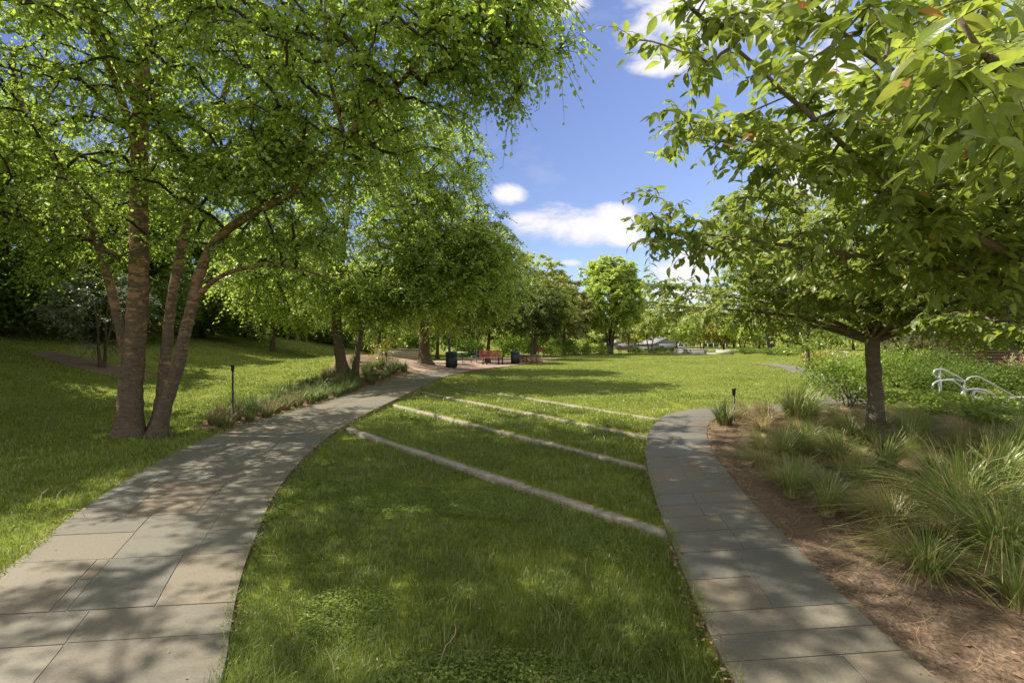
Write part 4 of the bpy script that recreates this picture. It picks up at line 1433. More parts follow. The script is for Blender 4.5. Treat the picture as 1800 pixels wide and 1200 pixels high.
def far_wood():
    rg = np.random.default_rng(808)
    N = 46000
    a = rg.uniform(-1.35, 1.35, N)
    R = rg.uniform(132, 165, N)
    x, y = R * np.sin(a), R * np.cos(a)
    top = 4.5 + 4.5 * vnoise(a * 40, R * .1, 3) + 2.0 * vnoise(a * 130, R * .2, 4)
    z = gz(x, y) + top * rg.random(N) ** .8
    P = np.stack([x, y, z], 1)
    D = rg.normal(size=(N, 3))
    Nn = rg.normal(size=(N, 3)) + [0, 0, .6]
    g = Geo()
    g.leaves(P, D, Nn, rg.uniform(.8, 1.5, N), .6, r=np.clip(.6 * vnoise(a * 60, z * .3, 6) + .4 * rg.random(N), 0, 1), lod=2)
    kind(g.build('far_woodland', M_FAR), 'stuff', 'distant band of woodland along the horizon', 'woodland')


far_wood()


# ------------------------------------------------------------------ shrubs
def shrub(name, label, xy, r, h, seed, leaf, n=2500, lsize=(.05, .09), lod=2, group=None, ry=None, cat='shrub', lumps=7, stems=8, W=.55):
    rg = np.random.default_rng(seed)
    x, y = xy
    z = gz1(x, y)
    ry = ry or r
    root = thing(name, label, cat, (x, y, z), group)
    Ps = []
    for k in range(lumps):
        a = rg.random() * 6.283
        f = math.sqrt(rg.random()) * .6
        s = rg.uniform(.38, .6)
        c = (x + math.cos(a) * r * f, y + math.sin(a) * ry * f, z + h * rg.uniform(.38, .62))
        Ps.append(ell(rg, c, (r * s, ry * s, h * rg.uniform(.32, .42)), n // lumps, .55))
    P = np.concatenate(Ps)
    P = P[P[:, 2] > z + .02]
    m = len(P)
    out = P - np.array([x, y, z + h * .3])
    out /= np.linalg.norm(out, axis=1, keepdims=True) + 1e-6
    D = out * .7 + rg.normal(0, .6, (m, 3))
    Nn = out * .6 + rg.normal(0, .5, (m, 3)) + [0, 0, .7]
    g = Geo()
    g.leaves(P, D, Nn, rg.uniform(*lsize, m), W, r=np.clip(rg.random(m) * .6 + .4 * vnoise(P[:, 0] * 3, P[:, 2] * 3 + P[:, 1] * 3, seed), 0, 1), lod=lod)
    g.build('foliage', leaf, root, origin=(x, y, z))
    st = []
    for k in range(stems):
        q = P[rg.integers(m)]
        a = V3(x + rg.normal(0, .06), y + rg.normal(0, .06), z - .03)
        st.append(bez(a, a + V3(0, 0, h * .3), q - (q - a) * .3, q, 5))
    g2 = Geo()
    g2.tubes(np.array(st), np.broadcast_to(np.array([.014, .012, .009, .006, .003]) * max(1, h), (stems, 5)), 5)
    g2.build('stems', M_TWIG, root, origin=(x, y, z))
    return root


# silvery shrub-tree on the mulch island and undergrowth of the wood
simple_tree('silvery_shrub', 'loose silvery shrub with thin dark stems standing on the mulch island', (-14.4, 17.0), 4.0, 1.8, 401, M_SILVER, nc=110, crown_lo=.08, stems=4, trunk_r=.06, twigs=6, per=9, lsize=(.06, .10), lumps=6, cat='shrub',
            tw_len=(.25, .5))
UG = 'dark bushes at the foot of the wood'
UL = ['dark bush at the left picture edge below the wood', 'dark bush left of the silvery shrub', 'dark bush behind the silvery shrub', 'dark bush between the main birch stems', 'dark bush right of the birch stems at the wood foot',
      'dark bush at the right end of the wood foot', 'bush at the top of the sunlit slope', 'rightmost bush of the slope, behind the second birch trunks', 'bush in the far corner of the slope']
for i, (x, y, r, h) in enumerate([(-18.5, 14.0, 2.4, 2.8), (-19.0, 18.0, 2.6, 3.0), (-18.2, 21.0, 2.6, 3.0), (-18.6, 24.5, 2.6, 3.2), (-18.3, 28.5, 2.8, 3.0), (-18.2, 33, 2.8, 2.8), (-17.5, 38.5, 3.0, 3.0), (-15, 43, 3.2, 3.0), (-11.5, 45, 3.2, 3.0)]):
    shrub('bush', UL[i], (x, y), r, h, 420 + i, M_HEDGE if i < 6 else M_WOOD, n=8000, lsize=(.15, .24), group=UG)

shrub('shrub', 'upright light green shrub at the lawn corner beside the big grass clump', (7.75, 11.1), 1.0, 1.3, 441, M_SHRUB, n=4200, lsize=(.05, .09))
shrub('shrub', 'light green shrub left of the cherry trunk', (13.2, 16.6), 1.35, 1.5, 442, M_SHRUB, n=4200, lsize=(.06, .10))
shrub('shrub', 'yellow-green shrub beside the end of the far path', (17.6, 27.8), 1.0, 1.1, 443, M_YELLOW, n=1600, lsize=(.08, .13))
shrub('shrub', 'broad-leaved low plant at the edge of the far path', (15.7, 23.6), .6, .55, 444, M_LIGHT, n=300, lsize=(.16, .26))
shrub('shrub', 'tan-topped shrub right of the far path', (19.4, 28.8), 1.3, 1.3, 445, M_FAR2, n=1500, lsize=(.08, .13))
HG = 'dark evergreen bushes right of the cherry trunk'
for i, (x, y, r, h, lb) in enumerate([(11.3, 12.9, .9, 1.0, 'dark evergreen bush directly right of the cherry trunk'), (12.6, 13.3, 1.1, 1.05, 'dark evergreen bush behind the scroll end of the handrail'), (14.2, 13.7, 1.1, 1.0, 'dark evergreen bush behind the handrail slope'),
                                      (13.4, 15.2, 1.3, 1.5, 'dark evergreen bush in front of the slatted fence'), (15.6, 19.2, 1.6, 1.4, 'dark green bush behind the light shrub left of the cherry trunk')]):
    shrub('evergreen_bush', lb, (x, y), r, h, 450 + i, M_HEDGE, n=3600, lsize=(.05, .085), group=HG)
shrub('dry_shrub', 'dry orange-tan shrub below the brick building at the right edge', (16.6, 15.2), 1.1, 1.3, 460, M_STRAW, n=2600, lsize=(.06, .13), W=.25)

PB = 'bushes closing off the back of the sitting area'
for i, (x, y, r, h, lb) in enumerate([(-9.0, 43, 2.4, 2.6, 'bush at the back left of the sitting area'), (-4.6, 48, 2.4, 2.4, 'bush behind the cafe table'), (-.9, 48, 2.4, 2.6, 'bush behind the small dark tree'), (2.6, 53, 2.2, 2.2, 'bush behind the half hidden bench'),
                                      (6.4, 61, 2.2, 2.0, 'bush behind the low pale hedge')]):
    shrub('bush', lb, (x, y), r, h, 530 + i, M_WOOD, n=3000, lsize=(.16, .26), group=PB)

HL = 'low pale hedge shrubs along the far left lawn edge'
for i, (px, Y) in enumerate([(968, 54), (990, 55), (1012, 56), (1034, 56.5), (1056, 57)]):
    shrub('hedge_shrub', ['leftmost shrub of the low pale hedge, next to the paved area', 'second shrub of the low pale hedge', 'middle shrub of the low pale hedge', 'fourth shrub of the low pale hedge', 'shrub of the low pale hedge nearest the big round tree'][i],
          ((px - 900) / FPX * Y, Y), 1.3, 1.15, 470 + i, M_SHRUB, n=1100, lsize=(.12, .19), group=HL)
FB = 'low shrubs along the far lawn edge'
FBL = ['low shrub beside the brown far bench', 'low shrub left of the far stone wall', 'dark low shrub at the foot of the far stone wall', 'low dark shrub right of the round stone planter', 'low dark shrub under the multi-stemmed tree',
       'low shrub right of the multi-stemmed tree', 'large dark shrub near the far path end']
for i, (px, Y, r, h, lf) in enumerate([(1118, 62, 1.3, .8, M_SHRUB), (1150, 63, 1.8, .8, M_HEDGE), (1185, 64, 1.8, .8, M_HEDGE), (1310, 58, 1.8, .9, M_HEDGE), (1350, 55, 1.8, .9, M_HEDGE), (1385, 52, 1.7, 1.1, M_WOOD), (1418, 42, 1.7, 2.2, M_HEDGE)]):
    shrub('low_shrub', FBL[i], ((px - 900) / FPX * Y, Y), r, h, 480 + i, lf, n=900, lsize=(.13, .2), group=FB)


# ------------------------------------------------------------------ ornamental grasses
def clump_mesh(seed, n=260, h=.6, spread=.5, mode='green', w=.006, lean=(0, 0), segs=4):
    """tuft of arching blades; rnd runs straw (0) to green (1)"""
    rg = np.random.default_rng(seed)
    a = rg.random(n) * 2 * math.pi
    rb = np.sqrt(rg.random(n)) * .10
    L = h * rg.uniform(.6, 1.25, n)
    out = rg.random(n) ** .8 * spread * 2.0
    ts = np.linspace(0, 1, segs + 1)
    dx, dy = np.cos(a), np.sin(a)
    lx, ly = lean
    rows = []
    for t in ts:
        f = out * (t ** 1.8)
        zz = L * (t - .42 * np.clip(out, 0, 1.6) * t ** 2.6)
        cx = dx * (rb + L * f * .75) + lx * t * t * L
        cy = dy * (rb + L * f * .75) + ly * t * t * L
        ww = w * (1 - .85 * t) * .5 * (1 + .0 * L)
        rows.append(np.stack([cx - dy * ww, cy + dx * ww, zz], 1))
        rows.append(np.stack([cx + dy * ww, cy - dx * ww, zz], 1))
    V = np.stack(rows, 1)
    k = V.shape[1]
    b = (np.arange(n) * k)[:, None, None]
    f = np.array([[2 * i, 2 * i + 1, 2 * i + 3, 2 * i + 2] for i in range(segs)])
    q = (b + f[None]).reshape(-1, 4)
    t2 = np.repeat(ts, 2)[None]
    if mode == 'green':
        base = rg.uniform(.55, 1.0, n)
        straw = rg.random(n) < .13
    elif mode == 'mixed':
        base = rg.uniform(.45, .95, n)
        straw = rg.random(n) < .42
    else:
        base = rg.uniform(.40, .75, n)
        straw = rg.random(n) < .7
    r = np.where(straw, rg.uniform(.05, .42, n), base)[:, None] * (.45 + .55 * sstep(t2 * 2.2))
    g = Geo()
    g.add(V.reshape(-1, 3), q=q, r=r.ravel())
    return g


protos = {}


def get_proto(kind_, var):
    key = (kind_, var)
    if key not in protos:
        cfg = {'lush': dict(n=300, h=.56, spread=.66, mode='green', w=.0125, lean=(.1, -.1)),
               'sweep': dict(n=320, h=.56, spread=.8, mode='green', w=.0115, lean=(-.35, -.3)),
               'fine': dict(n=340, h=.34, spread=.9, mode='mixed', w=.008, lean=(-.25, -.15)),
               'straw': dict(n=340, h=.30, spread=.95, mode='straw', w=.0075, lean=(-.3, -.15)),
               'tuft': dict(n=110, h=.40, spread=.6, mode='mixed', w=.024, segs=3),
               'tuftgreen': dict(n=120, h=.44, spread=.6, mode='green', w=.024, segs=3)}[kind_]
        g = clump_mesh(900 + hash((kind_ == 'lush', kind_ == 'sweep', kind_ == 'fine', kind_ == 'tuft', var)) % 977, **cfg)
        protos[key] = g.build('ornamental_grass', M_TUFT if kind_.startswith('tuft') else M_ORN)
        return protos[key], True
    return protos[key], False


def clump(kind_, x, y, s, label, group, var, rz, sz=1.0):
    o, new = get_proto(kind_, var)
    if not new:
        o = o.copy()
        COL.objects.link(o)
    o.location = (x, y, gz1(x, y) + .005)
    o.rotation_euler = (0, 0, rz)
    o.scale = (s, s, s * sz)
    tag(o, label, 'ornamental grass', group)
    return o


GR = 'ornamental grass clumps in the right bed'
# named individuals: pixel-derived plan positions (kind, x, y, scale, label)
NAMED = [
    ('tuftgreen', 3.98, 9.05, 1.25, 'upright green and straw clump at the far end of the narrow path, beside the thin post'),
    ('lush', 5.3, 9.0, 1.6, 'big dark green fountain of grass at the lawn corner, left of the cherry trunk'),
    ('straw', 4.6, 9.6, 1.5, 'tan straw tuft between the post and the big dark green fountain grass'),
    ('straw', 4.75, 9.05, 1.3, 'pale straw tuft touching the left side of the big fountain grass'),
    ('sweep', 4.2, 4.55, 1.55, 'largest swept green grass clump in the right foreground bed'),
    ('sweep', 3.75, 3.75, 1.35, 'long green swept clump in front of the largest one, over open mulch'),
    ('sweep', 4.75, 3.7, 1.4, 'long green swept clump at the right picture edge, above the pale corner tuft'),
    ('sweep', 5.2, 5.2, 1.4, 'long green swept clump behind the largest one'),
    ('lush', 3.7, 6.6, 1.0, 'bright green clump left of the feathery one midway along the path'),
    ('fine', 3.45, 4.4, 1.25, 'rounded brown-tinged tuft leaning over the path beside the largest swept clump'),
    ('straw', 4.1, 2.75, 1.1, 'pale straw tuft at the right edge of the picture, near the bottom corner'),
    ('fine', 3.6, 6.0, 1.0, 'feathery green-tan clump midway along the narrow path edge'),
    ('lush', 3.95, 5.5, .85, 'upright fresh green tuft between feathery clump and largest swept clump'),
    ('fine', 3.75, 7.25, .75, 'small tan-green tuft at the path bend'),
    ('straw', 5.1, 9.75, 1.5, 'tan straw tuft right behind the big dark green fountain grass'),
    ('lush', 5.75, 9.35, 1.25, 'smaller green fountain of grass touching the right side of the big one'),
    ('fine', 5.0, 8.1, .95, 'round green-tan cushion of grass in the open mulch'),
    ('lush', 6.0, 5.9, .95, 'dark round grass tussock toward the right picture edge'),
]
for i, (k, x, y, s, lb) in enumerate(NAMED):
    clump(k, x, y, s, lb, GR, i % 2, rgt.uniform(-.4, .4))
# the mass of further clumps, described by zone
placed = [(n_[1], n_[2]) for n_ in NAMED]
zone_lab = []
tries = 0
cnt = 0
ZONES = {}
while cnt < 210 and tries < 20000:
    tries += 1
    y = rgt.uniform(2.2, 10.6)
    x = rgt.uniform(3.0, 10.5)
    xe = np.interp(y, BED_R_IN[:, 1], BED_R_IN[:, 0])
    if x < xe + (.5 if y > 4.4 else .85) or x / y > 1.18:
        continue
    if not in_poly(np.array([x]), np.array([y]), POLY_BR)[0]:
        continue
    if math.hypot(x - CX, y - CY) < .4 or (x < 4.6 and 8.0 < y < 10 and x < xe + 1.0):
        continue
    mind = .40 if y < 7 else .44
    if any(math.hypot(x - a, y - b) < mind for a, b in placed):
        continue
    if y < 3.0 and x < 3.6:
        continue
    placed.append((x, y))
    u_ = vnoise(np.array([x * .8]), np.array([y * .8]), 33)[0]
    inner = x < xe + 1.6
    if y > 8.4:
        k = 'fine' if u_ > .45 else 'straw'
    elif inner:
        k = ['fine', 'straw', 'fine', 'sweep', 'lush'][int(rgt.integers(5))]
    else:
        k = ['sweep', 'sweep', 'lush', 'fine', 'fine', 'straw'][int(rgt.integers(6))]
    s = rgt.uniform(.7, 1.1)
    side = 'near' if y < 4.6 else ('middle' if y < 7.4 else 'back')
    lr = 'path side' if inner else 'inner side'
    look = {'fine': 'feathery mixed green-tan', 'straw': 'pale straw-coloured', 'sweep': 'long green wind-swept', 'lush': 'upright bright green'}[k]
    where = {'near': 'at the near end of', 'middle': 'in the middle of', 'back': 'around the cherry trunk in'}[side]
    lb = f'{look} clump {where} the right bed, {lr}'
    clump(k, x, y, s, lb, f'{look} grass clumps {where} the right bed, {lr}', int(rgt.integers(3)), rgt.uniform(-.5, .5))
    cnt += 1

# tufts along the left path
GLB = 'tufted plants along the wide path'
zt = 0
for i in range(84):
    t = (i + .5) / 84
    P = resample(BED_L_IN[:7], 100)
    p = P[int(t ** .8 * 99)]
    q = resample(BED_L_OUT[:7], 100)[int(t ** .8 * 99)]
    f = [.12, .42, .75][i % 3] + rgt.uniform(-.08, .08)
    x, y = p * (1 - f) + q * f
    k = ['tuft', 'tuftgreen', 'tuftgreen'][int(rgt.integers(3))]
    if y < 11.5:
        k = 'tuft'
    zone = 'near the black post' if y < 12.5 else ('below the second birch' if y < 18 else 'before the orange-brown trunk')
    row = ['front row', 'middle row', 'back row'][i % 3]
    look = 'reddish-brown and green' if k == 'tuft' else 'dark green strappy'
    lb = f'{look} tuft in the {row} of the left bed {zone}'
    clump(k, x, y, rgt.uniform(.75, 1.25), lb, f'{look} tufts, {row}, left bed {zone}', int(rgt.integers(3)), rgt.uniform(0, 6.28))

shrub('shrub', 'slim yellow-green young shrub in the left bed right of the second birch', (-5.6, 21.0), .55, 1.5, 500, M_YELLOW, n=700, lsize=(.06, .1))


# straw litter on the mulch
def litter():
    rg = np.random.default_rng(66)
    N = 9000
    x = rg.uniform(2.3, 9.5, N * 3)
    y = rg.uniform(1.8, 10.6, N * 3)
    ok = in_poly(x, y, POLY_BR)
    x, y = x[ok][:N], y[ok][:N]
    n = len(x)
    a = vnoise(x * .9, y * .9, 5) * 7 + rg.normal(0, .6, n)
    L = rg.uniform(.08, .38, n)
    w = np.maximum(.0022, .0007 * y)
    d = np.stack([np.cos(a), np.sin(a)], 1)
    bend = rg.normal(0, .25, n)
    nrm = np.stack([-d[:, 1], d[:, 0]], 1)
    rows = []
    for t in (0, .5, 1):
        p = np.stack([x, y], 1) + d * (t * L)[:, None] + nrm * (bend * L * t * (1 - t) * 2)[:, None]
        z = base_z(p[:, 0], p[:, 1]) + .025 + rg.uniform(0, .03, n) * (1 if t == .5 else .7)
        for s in (-1, 1):
            rows.append(np.concatenate([p + nrm * (s * w / 2)[:, None], z[:, None]], 1))
    V = np.stack(rows, 1)
    b = (np.arange(n) * 6)[:, None, None]
    q = (b + np.array([[0, 1, 3, 2], [2, 3, 5, 4]])[None]).reshape(-1, 4)
    g = Geo()
    g.add(V.reshape(-1, 3), q=q, r=np.repeat(rg.random(n), 6))
    kind(g.build('straw_litter', M_STRAW), 'stuff', 'dry straw and stalks littering the mulch', 'straw')
    # chips
    N = 7000
    x = rg.uniform(2.3, 8.5, N * 3)
    y = rg.uniform(1.8, 10.6, N * 3)
    ok = in_poly(x, y, POLY_BR)
    x, y = x[ok][:N], y[ok][:N]
    n = len(x)
    a = rg.random(n) * 6.28
    P = np.stack([x, y, base_z(x, y) + .022], 1)
    D = np.stack([np.cos(a), np.sin(a), rg.normal(0, .25, n)], 1)
    Nn = np.stack([rg.normal(0, .4, n), rg.normal(0, .4, n), np.ones(n)], 1)
    g = Geo()
    g.leaves(P, D, Nn, rg.uniform(.015, .05, n), .4, r=rg.random(n) * .6, lod=2)
    kind(g.build('mulch_chips', M_STRAW), 'stuff', 'loose bark chips on the right bed', 'mulch')


litter()


def ground_cover():
    rg = np.random.default_rng(67)
    N = 9000
    x = rg.uniform(8.0, 12.5, N * 2)
    y = rg.uniform(8.2, 11.6, N * 2)
    ok = (vnoise(x * 1.1, y * 1.1, 31) > .28) & ~((x > 10.35) & (y > 9.9))
    x, y = x[ok][:N], y[ok][:N]
    n = len(x)
    hgt = .1 + .38 * vnoise(x * 1.6, y * 1.6, 32)
    P = np.stack([x, y, base_z(x, y) + hgt * rg.random(n) ** .5], 1)
    a = rg.random(n) * 6.28
    D = np.stack([np.cos(a), np.sin(a), rg.normal(.1, .4, n)], 1)
    Nn = np.stack([rg.normal(0, .5, n), rg.normal(0, .5, n), np.ones(n)], 1)
    g = Geo()
    g.leaves(P, D, Nn, rg.uniform(.06, .11, n), .5, r=rg.random(n), lod=1)
    kind(g.build('ground_cover', M_SHRUB), 'stuff', 'leafy light green ground cover before the handrails', 'ground cover')


ground_cover()

# long pale grass stalks lying on the lawn
STG = 'pale curved stalks lying on the near grass'
for i, (px, py, L, a, bend, lb) in enumerate([
    (775, 1150, .28, 1.45, -.35, 'pale curved stalk on the grass at the bottom centre'), (98, 880, .30, 1.75, .12, 'upright pale stalk on the grass left of the wide path'), (68, 878, .26, 1.9, -.2, 'shorter pale stalk on the left grass'),
    (150, 905, .22, 3.3, .4, 'pale stalk arching over the left path edge'), (1030, 1010, .30, 1.3, .1, 'long thin stalk in the grass near the narrow path'), (490, 982, .16, 3.0, .5, 'short curled stalk on the grass right of the wide path')]):
    Y = 1.80 * FPX / (py - 600)
    x, y = (px - 900) / FPX * Y, Y
    d = V3(math.cos(a), math.sin(a), 0)
    nr = V3(-d[1], d[0], 0)
    ts = np.linspace(0, 1, 9)
    P = np.array([V3(x, y, 0) + d * L * t + nr * bend * L * t * (1 - t) * 2 for t in ts])
    P[:, 2] = gz(P[:, 0], P[:, 1]) + .085 + .05 * np.sin(ts * 3.14) * (1 if i in (1, 2, 3) else .1)
    P[0, 2] -= .06
    P[-1, 2] -= .03
    g = Geo()
    g.tubes(P[None], np.linspace(.003, .0012, 9)[None], 5, r=.9)
    tag(g.build('dry_stalk', M_STRAW), lb, 'stalk', STG)


# ------------------------------------------------------------------ path lights and lamp post
def path_light(xy, h, label):
    x, y = xy
    z = gz1(x, y)
    root = thing('path_light', label, 'path light', (x, y, z), 'thin black path lights')
    g = Geo()
    g.lathe((0, 0, 0), [(0, -.05), (.06, -.05), (.06, .012), (.02, .02), (.02, h - .14), (0.0, h - .14)], 14)
    g.build('post', M_BLACK, root, smooth=False)
    g = Geo()
    g.lathe((0, 0, 0), [(.02, h - .14), (.03, h - .13), (.036, h - .02), (.042, h - .015), (.042, h), (0, h + .004)], 14)
    g.build('lamp_head', M_BLACK, root)
    return root


def at_px(px, py, zdrop):
    Y = zdrop * FPX / (py - 600)
    return ((px - 900) / FPX * Y, Y)


path_light(at_px(409, 748, 1.83), 1.3, 'black path light on a slim post beside the wide path, near the big birch')
path_light(at_px(1290, 742, 1.57), .66, 'black path light post rising behind a grass clump at the end of the narrow path')
path_light((-5.05, 19.4), .95, 'small black path light among tufts right of the second birch')


def lamp_post(xy, h, label):
    x, y = xy
    z = gz1(x, y)
    root = thing('lamp_post', label, 'lamp post', (x, y, z))
    g = Geo()
    g.lathe((0, 0, 0), [(.0, -.05), (.17, -.05), (.17, .12), (.12, .2), (.09, .6), (.07, .75), (.06, h), (0, h)], 16)
    g.build('post', M_BLACK, root)
    g = Geo()
    g.lathe((0, 0, 0), [(.06, h), (.16, h + .05), (.2, h + .4), (.26, h + .42), (.12, h + .58), (.03, h + .66), (0, h + .68)], 16)
    g.build('lantern', M_BLACK, root)


lamp_post((-3.75, 29.0), 3.5, 'black lamp post behind the left dark bin')


def bin_(xy, label):
    x, y = xy
    z = gz1(x, y)
    root = thing('litter_bin', label, 'bin', (x, y, z), 'dark round litter bins of the sitting area')
    g = Geo()
    g.lathe((0, 0, 0), [(0, .03), (.25, .03), (.27, .06), (.29, .72), (.0, .72)], 20)
    for k in range(20):
        a = k * 2 * math.pi / 20
        g.box((math.cos(a) * .295, math.sin(a) * .295, .40), (.018, .05, .66), a)
    g.build('body', M_BIN, root)
    g = Geo()
    g.lathe((0, 0, 0), [(.31, .72), (.33, .74), (.33, .79), (.27, .86), (.15, .88), (.13, .80)], 20)
    g.build('lid', M_BIN, root)


bin_((-3.15, 25.2), 'dark blue-black litter bin left of the red bench')
bin_((.22, 33.2), 'dark litter bin right of the red bench, against the curved wall')


def bench(xy, rz, label, wood, w=1.7):
    x, y = xy
    z = gz1(x, y) + .03
    root = thing('park_bench', label, 'bench', (x, y, z), 'wooden park benches', rz)
    g = Geo()
    for k in range(4):
        g.box((0, -.22 + k * .125, .46), (w, .105, .04), bevel=.008)
    g.build('seat', wood, root)
    g = Geo()
    for k in range(4):
        g.box((0, .27 + k * .022, .56 + k * .105), (w, .035, .092), bevel=.008)
    g.build('backrest', wood, root)
    for sx in (-1, 1):
        g = Geo()
        xx = sx * (w / 2 - .22)
        g.box((xx, 0, .42), (.06, .5, .035))
        g.box((xx, -.2, .2), (.06, .06, .405))
        g.box((xx, .22, .2), (.06, .06, .405))
        g.tubes(np.array([[(xx, .235, .42), (xx, .30, .62), (xx, .385, .93)]]), np.array([[.025, .025, .02]]), 6)
        g.build('leg', M_BLACK, root)
    return root


bench((-1.25, 31.6), math.radians(38), 'red wooden bench with dark legs between the two bins', M_REDWOOD, 1.7)
bench((3.0, 50.0), math.radians(10), 'orange-red bench half hidden beyond the curved wall', M_REDWOOD, 1.0)
bench(((1098 - 900) / FPX * 57, 57), math.radians(20), 'brown bench beside the big round tree', m_noise('brown_bench_wood', (.14, .075, .05), (.22, .12, .08), 8), 1.7)

# curved seat wall
g = Geo()
for k in range(7):
    a0 = math.radians(195 + k * 8.5)
    c = (3.0 + 2.6 * math.cos(a0), 36.6 + 2.4 * math.sin(a0))
    g.box((c[0], c[1], gz1(*c) + .22), (.37, .42, .58), a0 + math.pi / 2)
root = thing('seat_wall', 'curved tan masonry seat wall beside the right bin', 'wall', (0, 0, 0))
g.build('wall_body', M_TANWALL, root)
g = Geo()
for k in range(7):
    a0 = math.radians(195 + k * 8.5)
    c = (3.0 + 2.6 * math.cos(a0), 36.6 + 2.4 * math.sin(a0))
    g.box((c[0], c[1], gz1(*c) + .545), (.39, .50, .07), a0 + math.pi / 2)
g.build('coping', M_ROOF, root)

# concrete planter wall on the mound
x, y = -6.6, 28.0
root = thing('planter_wall', 'low concrete planter wall on the mulch mound behind the second birch', 'wall', (x, y, gz1(x, y)))
g = Geo()
g.box((0, 0, .1), (2.6, .35, .75), .12, bevel=.01)
g.build('wall_body', M_CONC, root)
g = Geo()
g.box((0, 0, .515), (2.7, .45, .07), .12, bevel=.01)
g.build('coping', M_MORTAR, root)


# cafe table and chairs in the shade
def cafe_table(xy, label):
    x, y = xy
    root = thing('cafe_table', label, 'table', (x, y, gz1(x, y) + .03))
    g = Geo()
    g.lathe((0, 0, 0), [(0, .71), (.42, .71), (.43, .725), (.42, .74), (0, .74)], 24)
    g.build('table_top', M_WHITE, root)
    g = Geo()
    g.lathe((0, 0, 0), [(0, 0), (.25, 0), (.25, .02), (.04, .05), (.03, .71)], 16)
    g.build('pedestal', M_BLACK, root)


def cafe_chair(xy, rz, label):
    x, y = xy
    root = thing('cafe_chair', label, 'chair', (x, y, gz1(x, y) + .03), 'metal chairs of the sitting area', rz)
    g = Geo()
    g.box((0, 0, .45), (.42, .42, .025), bevel=.006)
    g.build('seat', M_GALV, root)
    g = Geo()
    for k in range(5):
        g.box((-.16 + k * .08, .21, .68), (.025, .015, .40))
    g.box((0, .21, .89), (.42, .025, .03))
    g.build('backrest', M_GALV, root)
    for sx in (-1, 1):
        for sy in (-1, 1):
            g = Geo()
            g.box((sx * .19, sy * .19, .219), (.025, .025, .437))
            g.build('leg', M_GALV, root)


cafe_table((-3.6, 35.0), 'white-topped cafe table in the shade left of the small dark tree')
cafe_chair((-2.75, 34.9), -1.4, 'pale metal chair right of the cafe table')
cafe_chair((-4.4, 34.6), 1.9, 'pale metal chair left of the cafe table')


# ------------------------------------------------------------------ far things
def gable_house(name, label, c, w, d, h, rh, wall, roof, rz=0.0):
    z = gz1(c[0], c[1])
    root = thing(name, label, 'house', (c[0], c[1], z), None, rz)
    g = Geo()
    g.box((0, 0, h / 2 - .2), (w, d, h + .4))
    # gables
    V = [(-w / 2, -d / 2, h), (w / 2, -d / 2, h), (0, -d / 2, h + rh), (-w / 2, d / 2, h), (w / 2, d / 2, h), (0, d / 2, h + rh)]
    g.add(V, t=[[0, 1, 2], [3, 5, 4]])
    g.build('wall', wall, root)
    g = Geo()
    o = .35
    for s in (-1, 1):
        k = rh / (w / 2)
        V = [(s * (w / 2 + o), -d / 2 - o, h - o * k + .03), (s * (w / 2 + o), d / 2 + o, h - o * k + .03), (0, d / 2 + o, h + rh + .03), (0, -d / 2 - o, h + rh + .03)]
        V2 = [(a, b, c_ + .12) for a, b, c_ in V]
        g.add(V + V2, q=[[0, 1, 2, 3], [7, 6, 5, 4], [0, 4, 5, 1], [1, 5, 6, 2], [3, 2, 6, 7], [0, 3, 7, 4]])
    g.build('roof', roof, root)
    for sx in (-.25, .25):
        g = Geo()
        g.box((sx * w, -d / 2 - .02, h * .55), (w * .16, .06, h * .36))
        wn = g.build('window', M_TRIM, root)
        g = Geo()
        g.box((sx * w, -d / 2 - .06, h * .55), (w * .13, .03, h * .30))
        g.build('pane', M_GLASS, wn)
    return root


gable_house('grey_house', 'low grey-roofed house behind the far lawn edge', ((1162 - 900) / FPX * 92, 92), 6.5, 5.0, 1.1, 1.2, M_SIDING, M_ROOF, .3)
gable_house('grey_shed', 'grey gabled shed glimpsed behind the small dark tree', (-4.3, 52), 2.4, 2.4, 1.0, 1.1, M_SIDING, M_SIDING, .1)
gable_house('grey_house', 'pale grey house glimpsed behind the stems of the big round tree', ((1092 - 900) / FPX * 100, 100), 5.0, 5.0, 1.1, .9, M_SIDING, M_ROOF, .1)


def railing(label, p0, p1, h, n):
    (x0, y0), (x1, y1) = p0, p1
    root = thing('railing', label, 'railing', (x0, y0, gz1(x0, y0)))
    L = math.hypot(x1 - x0, y1 - y0)
    a = math.atan2(y1 - y0, x1 - x0)
    g = Geo()
    for zz in (.1, h * .5, h):
        g.box(((x1 - x0) / 2, (y1 - y0) / 2, zz), (L, .06, .05), a)
    g.build('rail', M_GALV, root)
    for k in range(n + 1):
        t = k / n
        g = Geo()
        g.box(((x1 - x0) * t, (y1 - y0) * t, h / 2 - .05), (.08, .08, h + .15), a)
        g.build('post', M_GALV, root)


railing('white post and rail fence beyond the far stone wall', ((1192 - 900) / FPX * 84, 84), ((1275 - 900) / FPX * 84, 84), 1.2, 8)

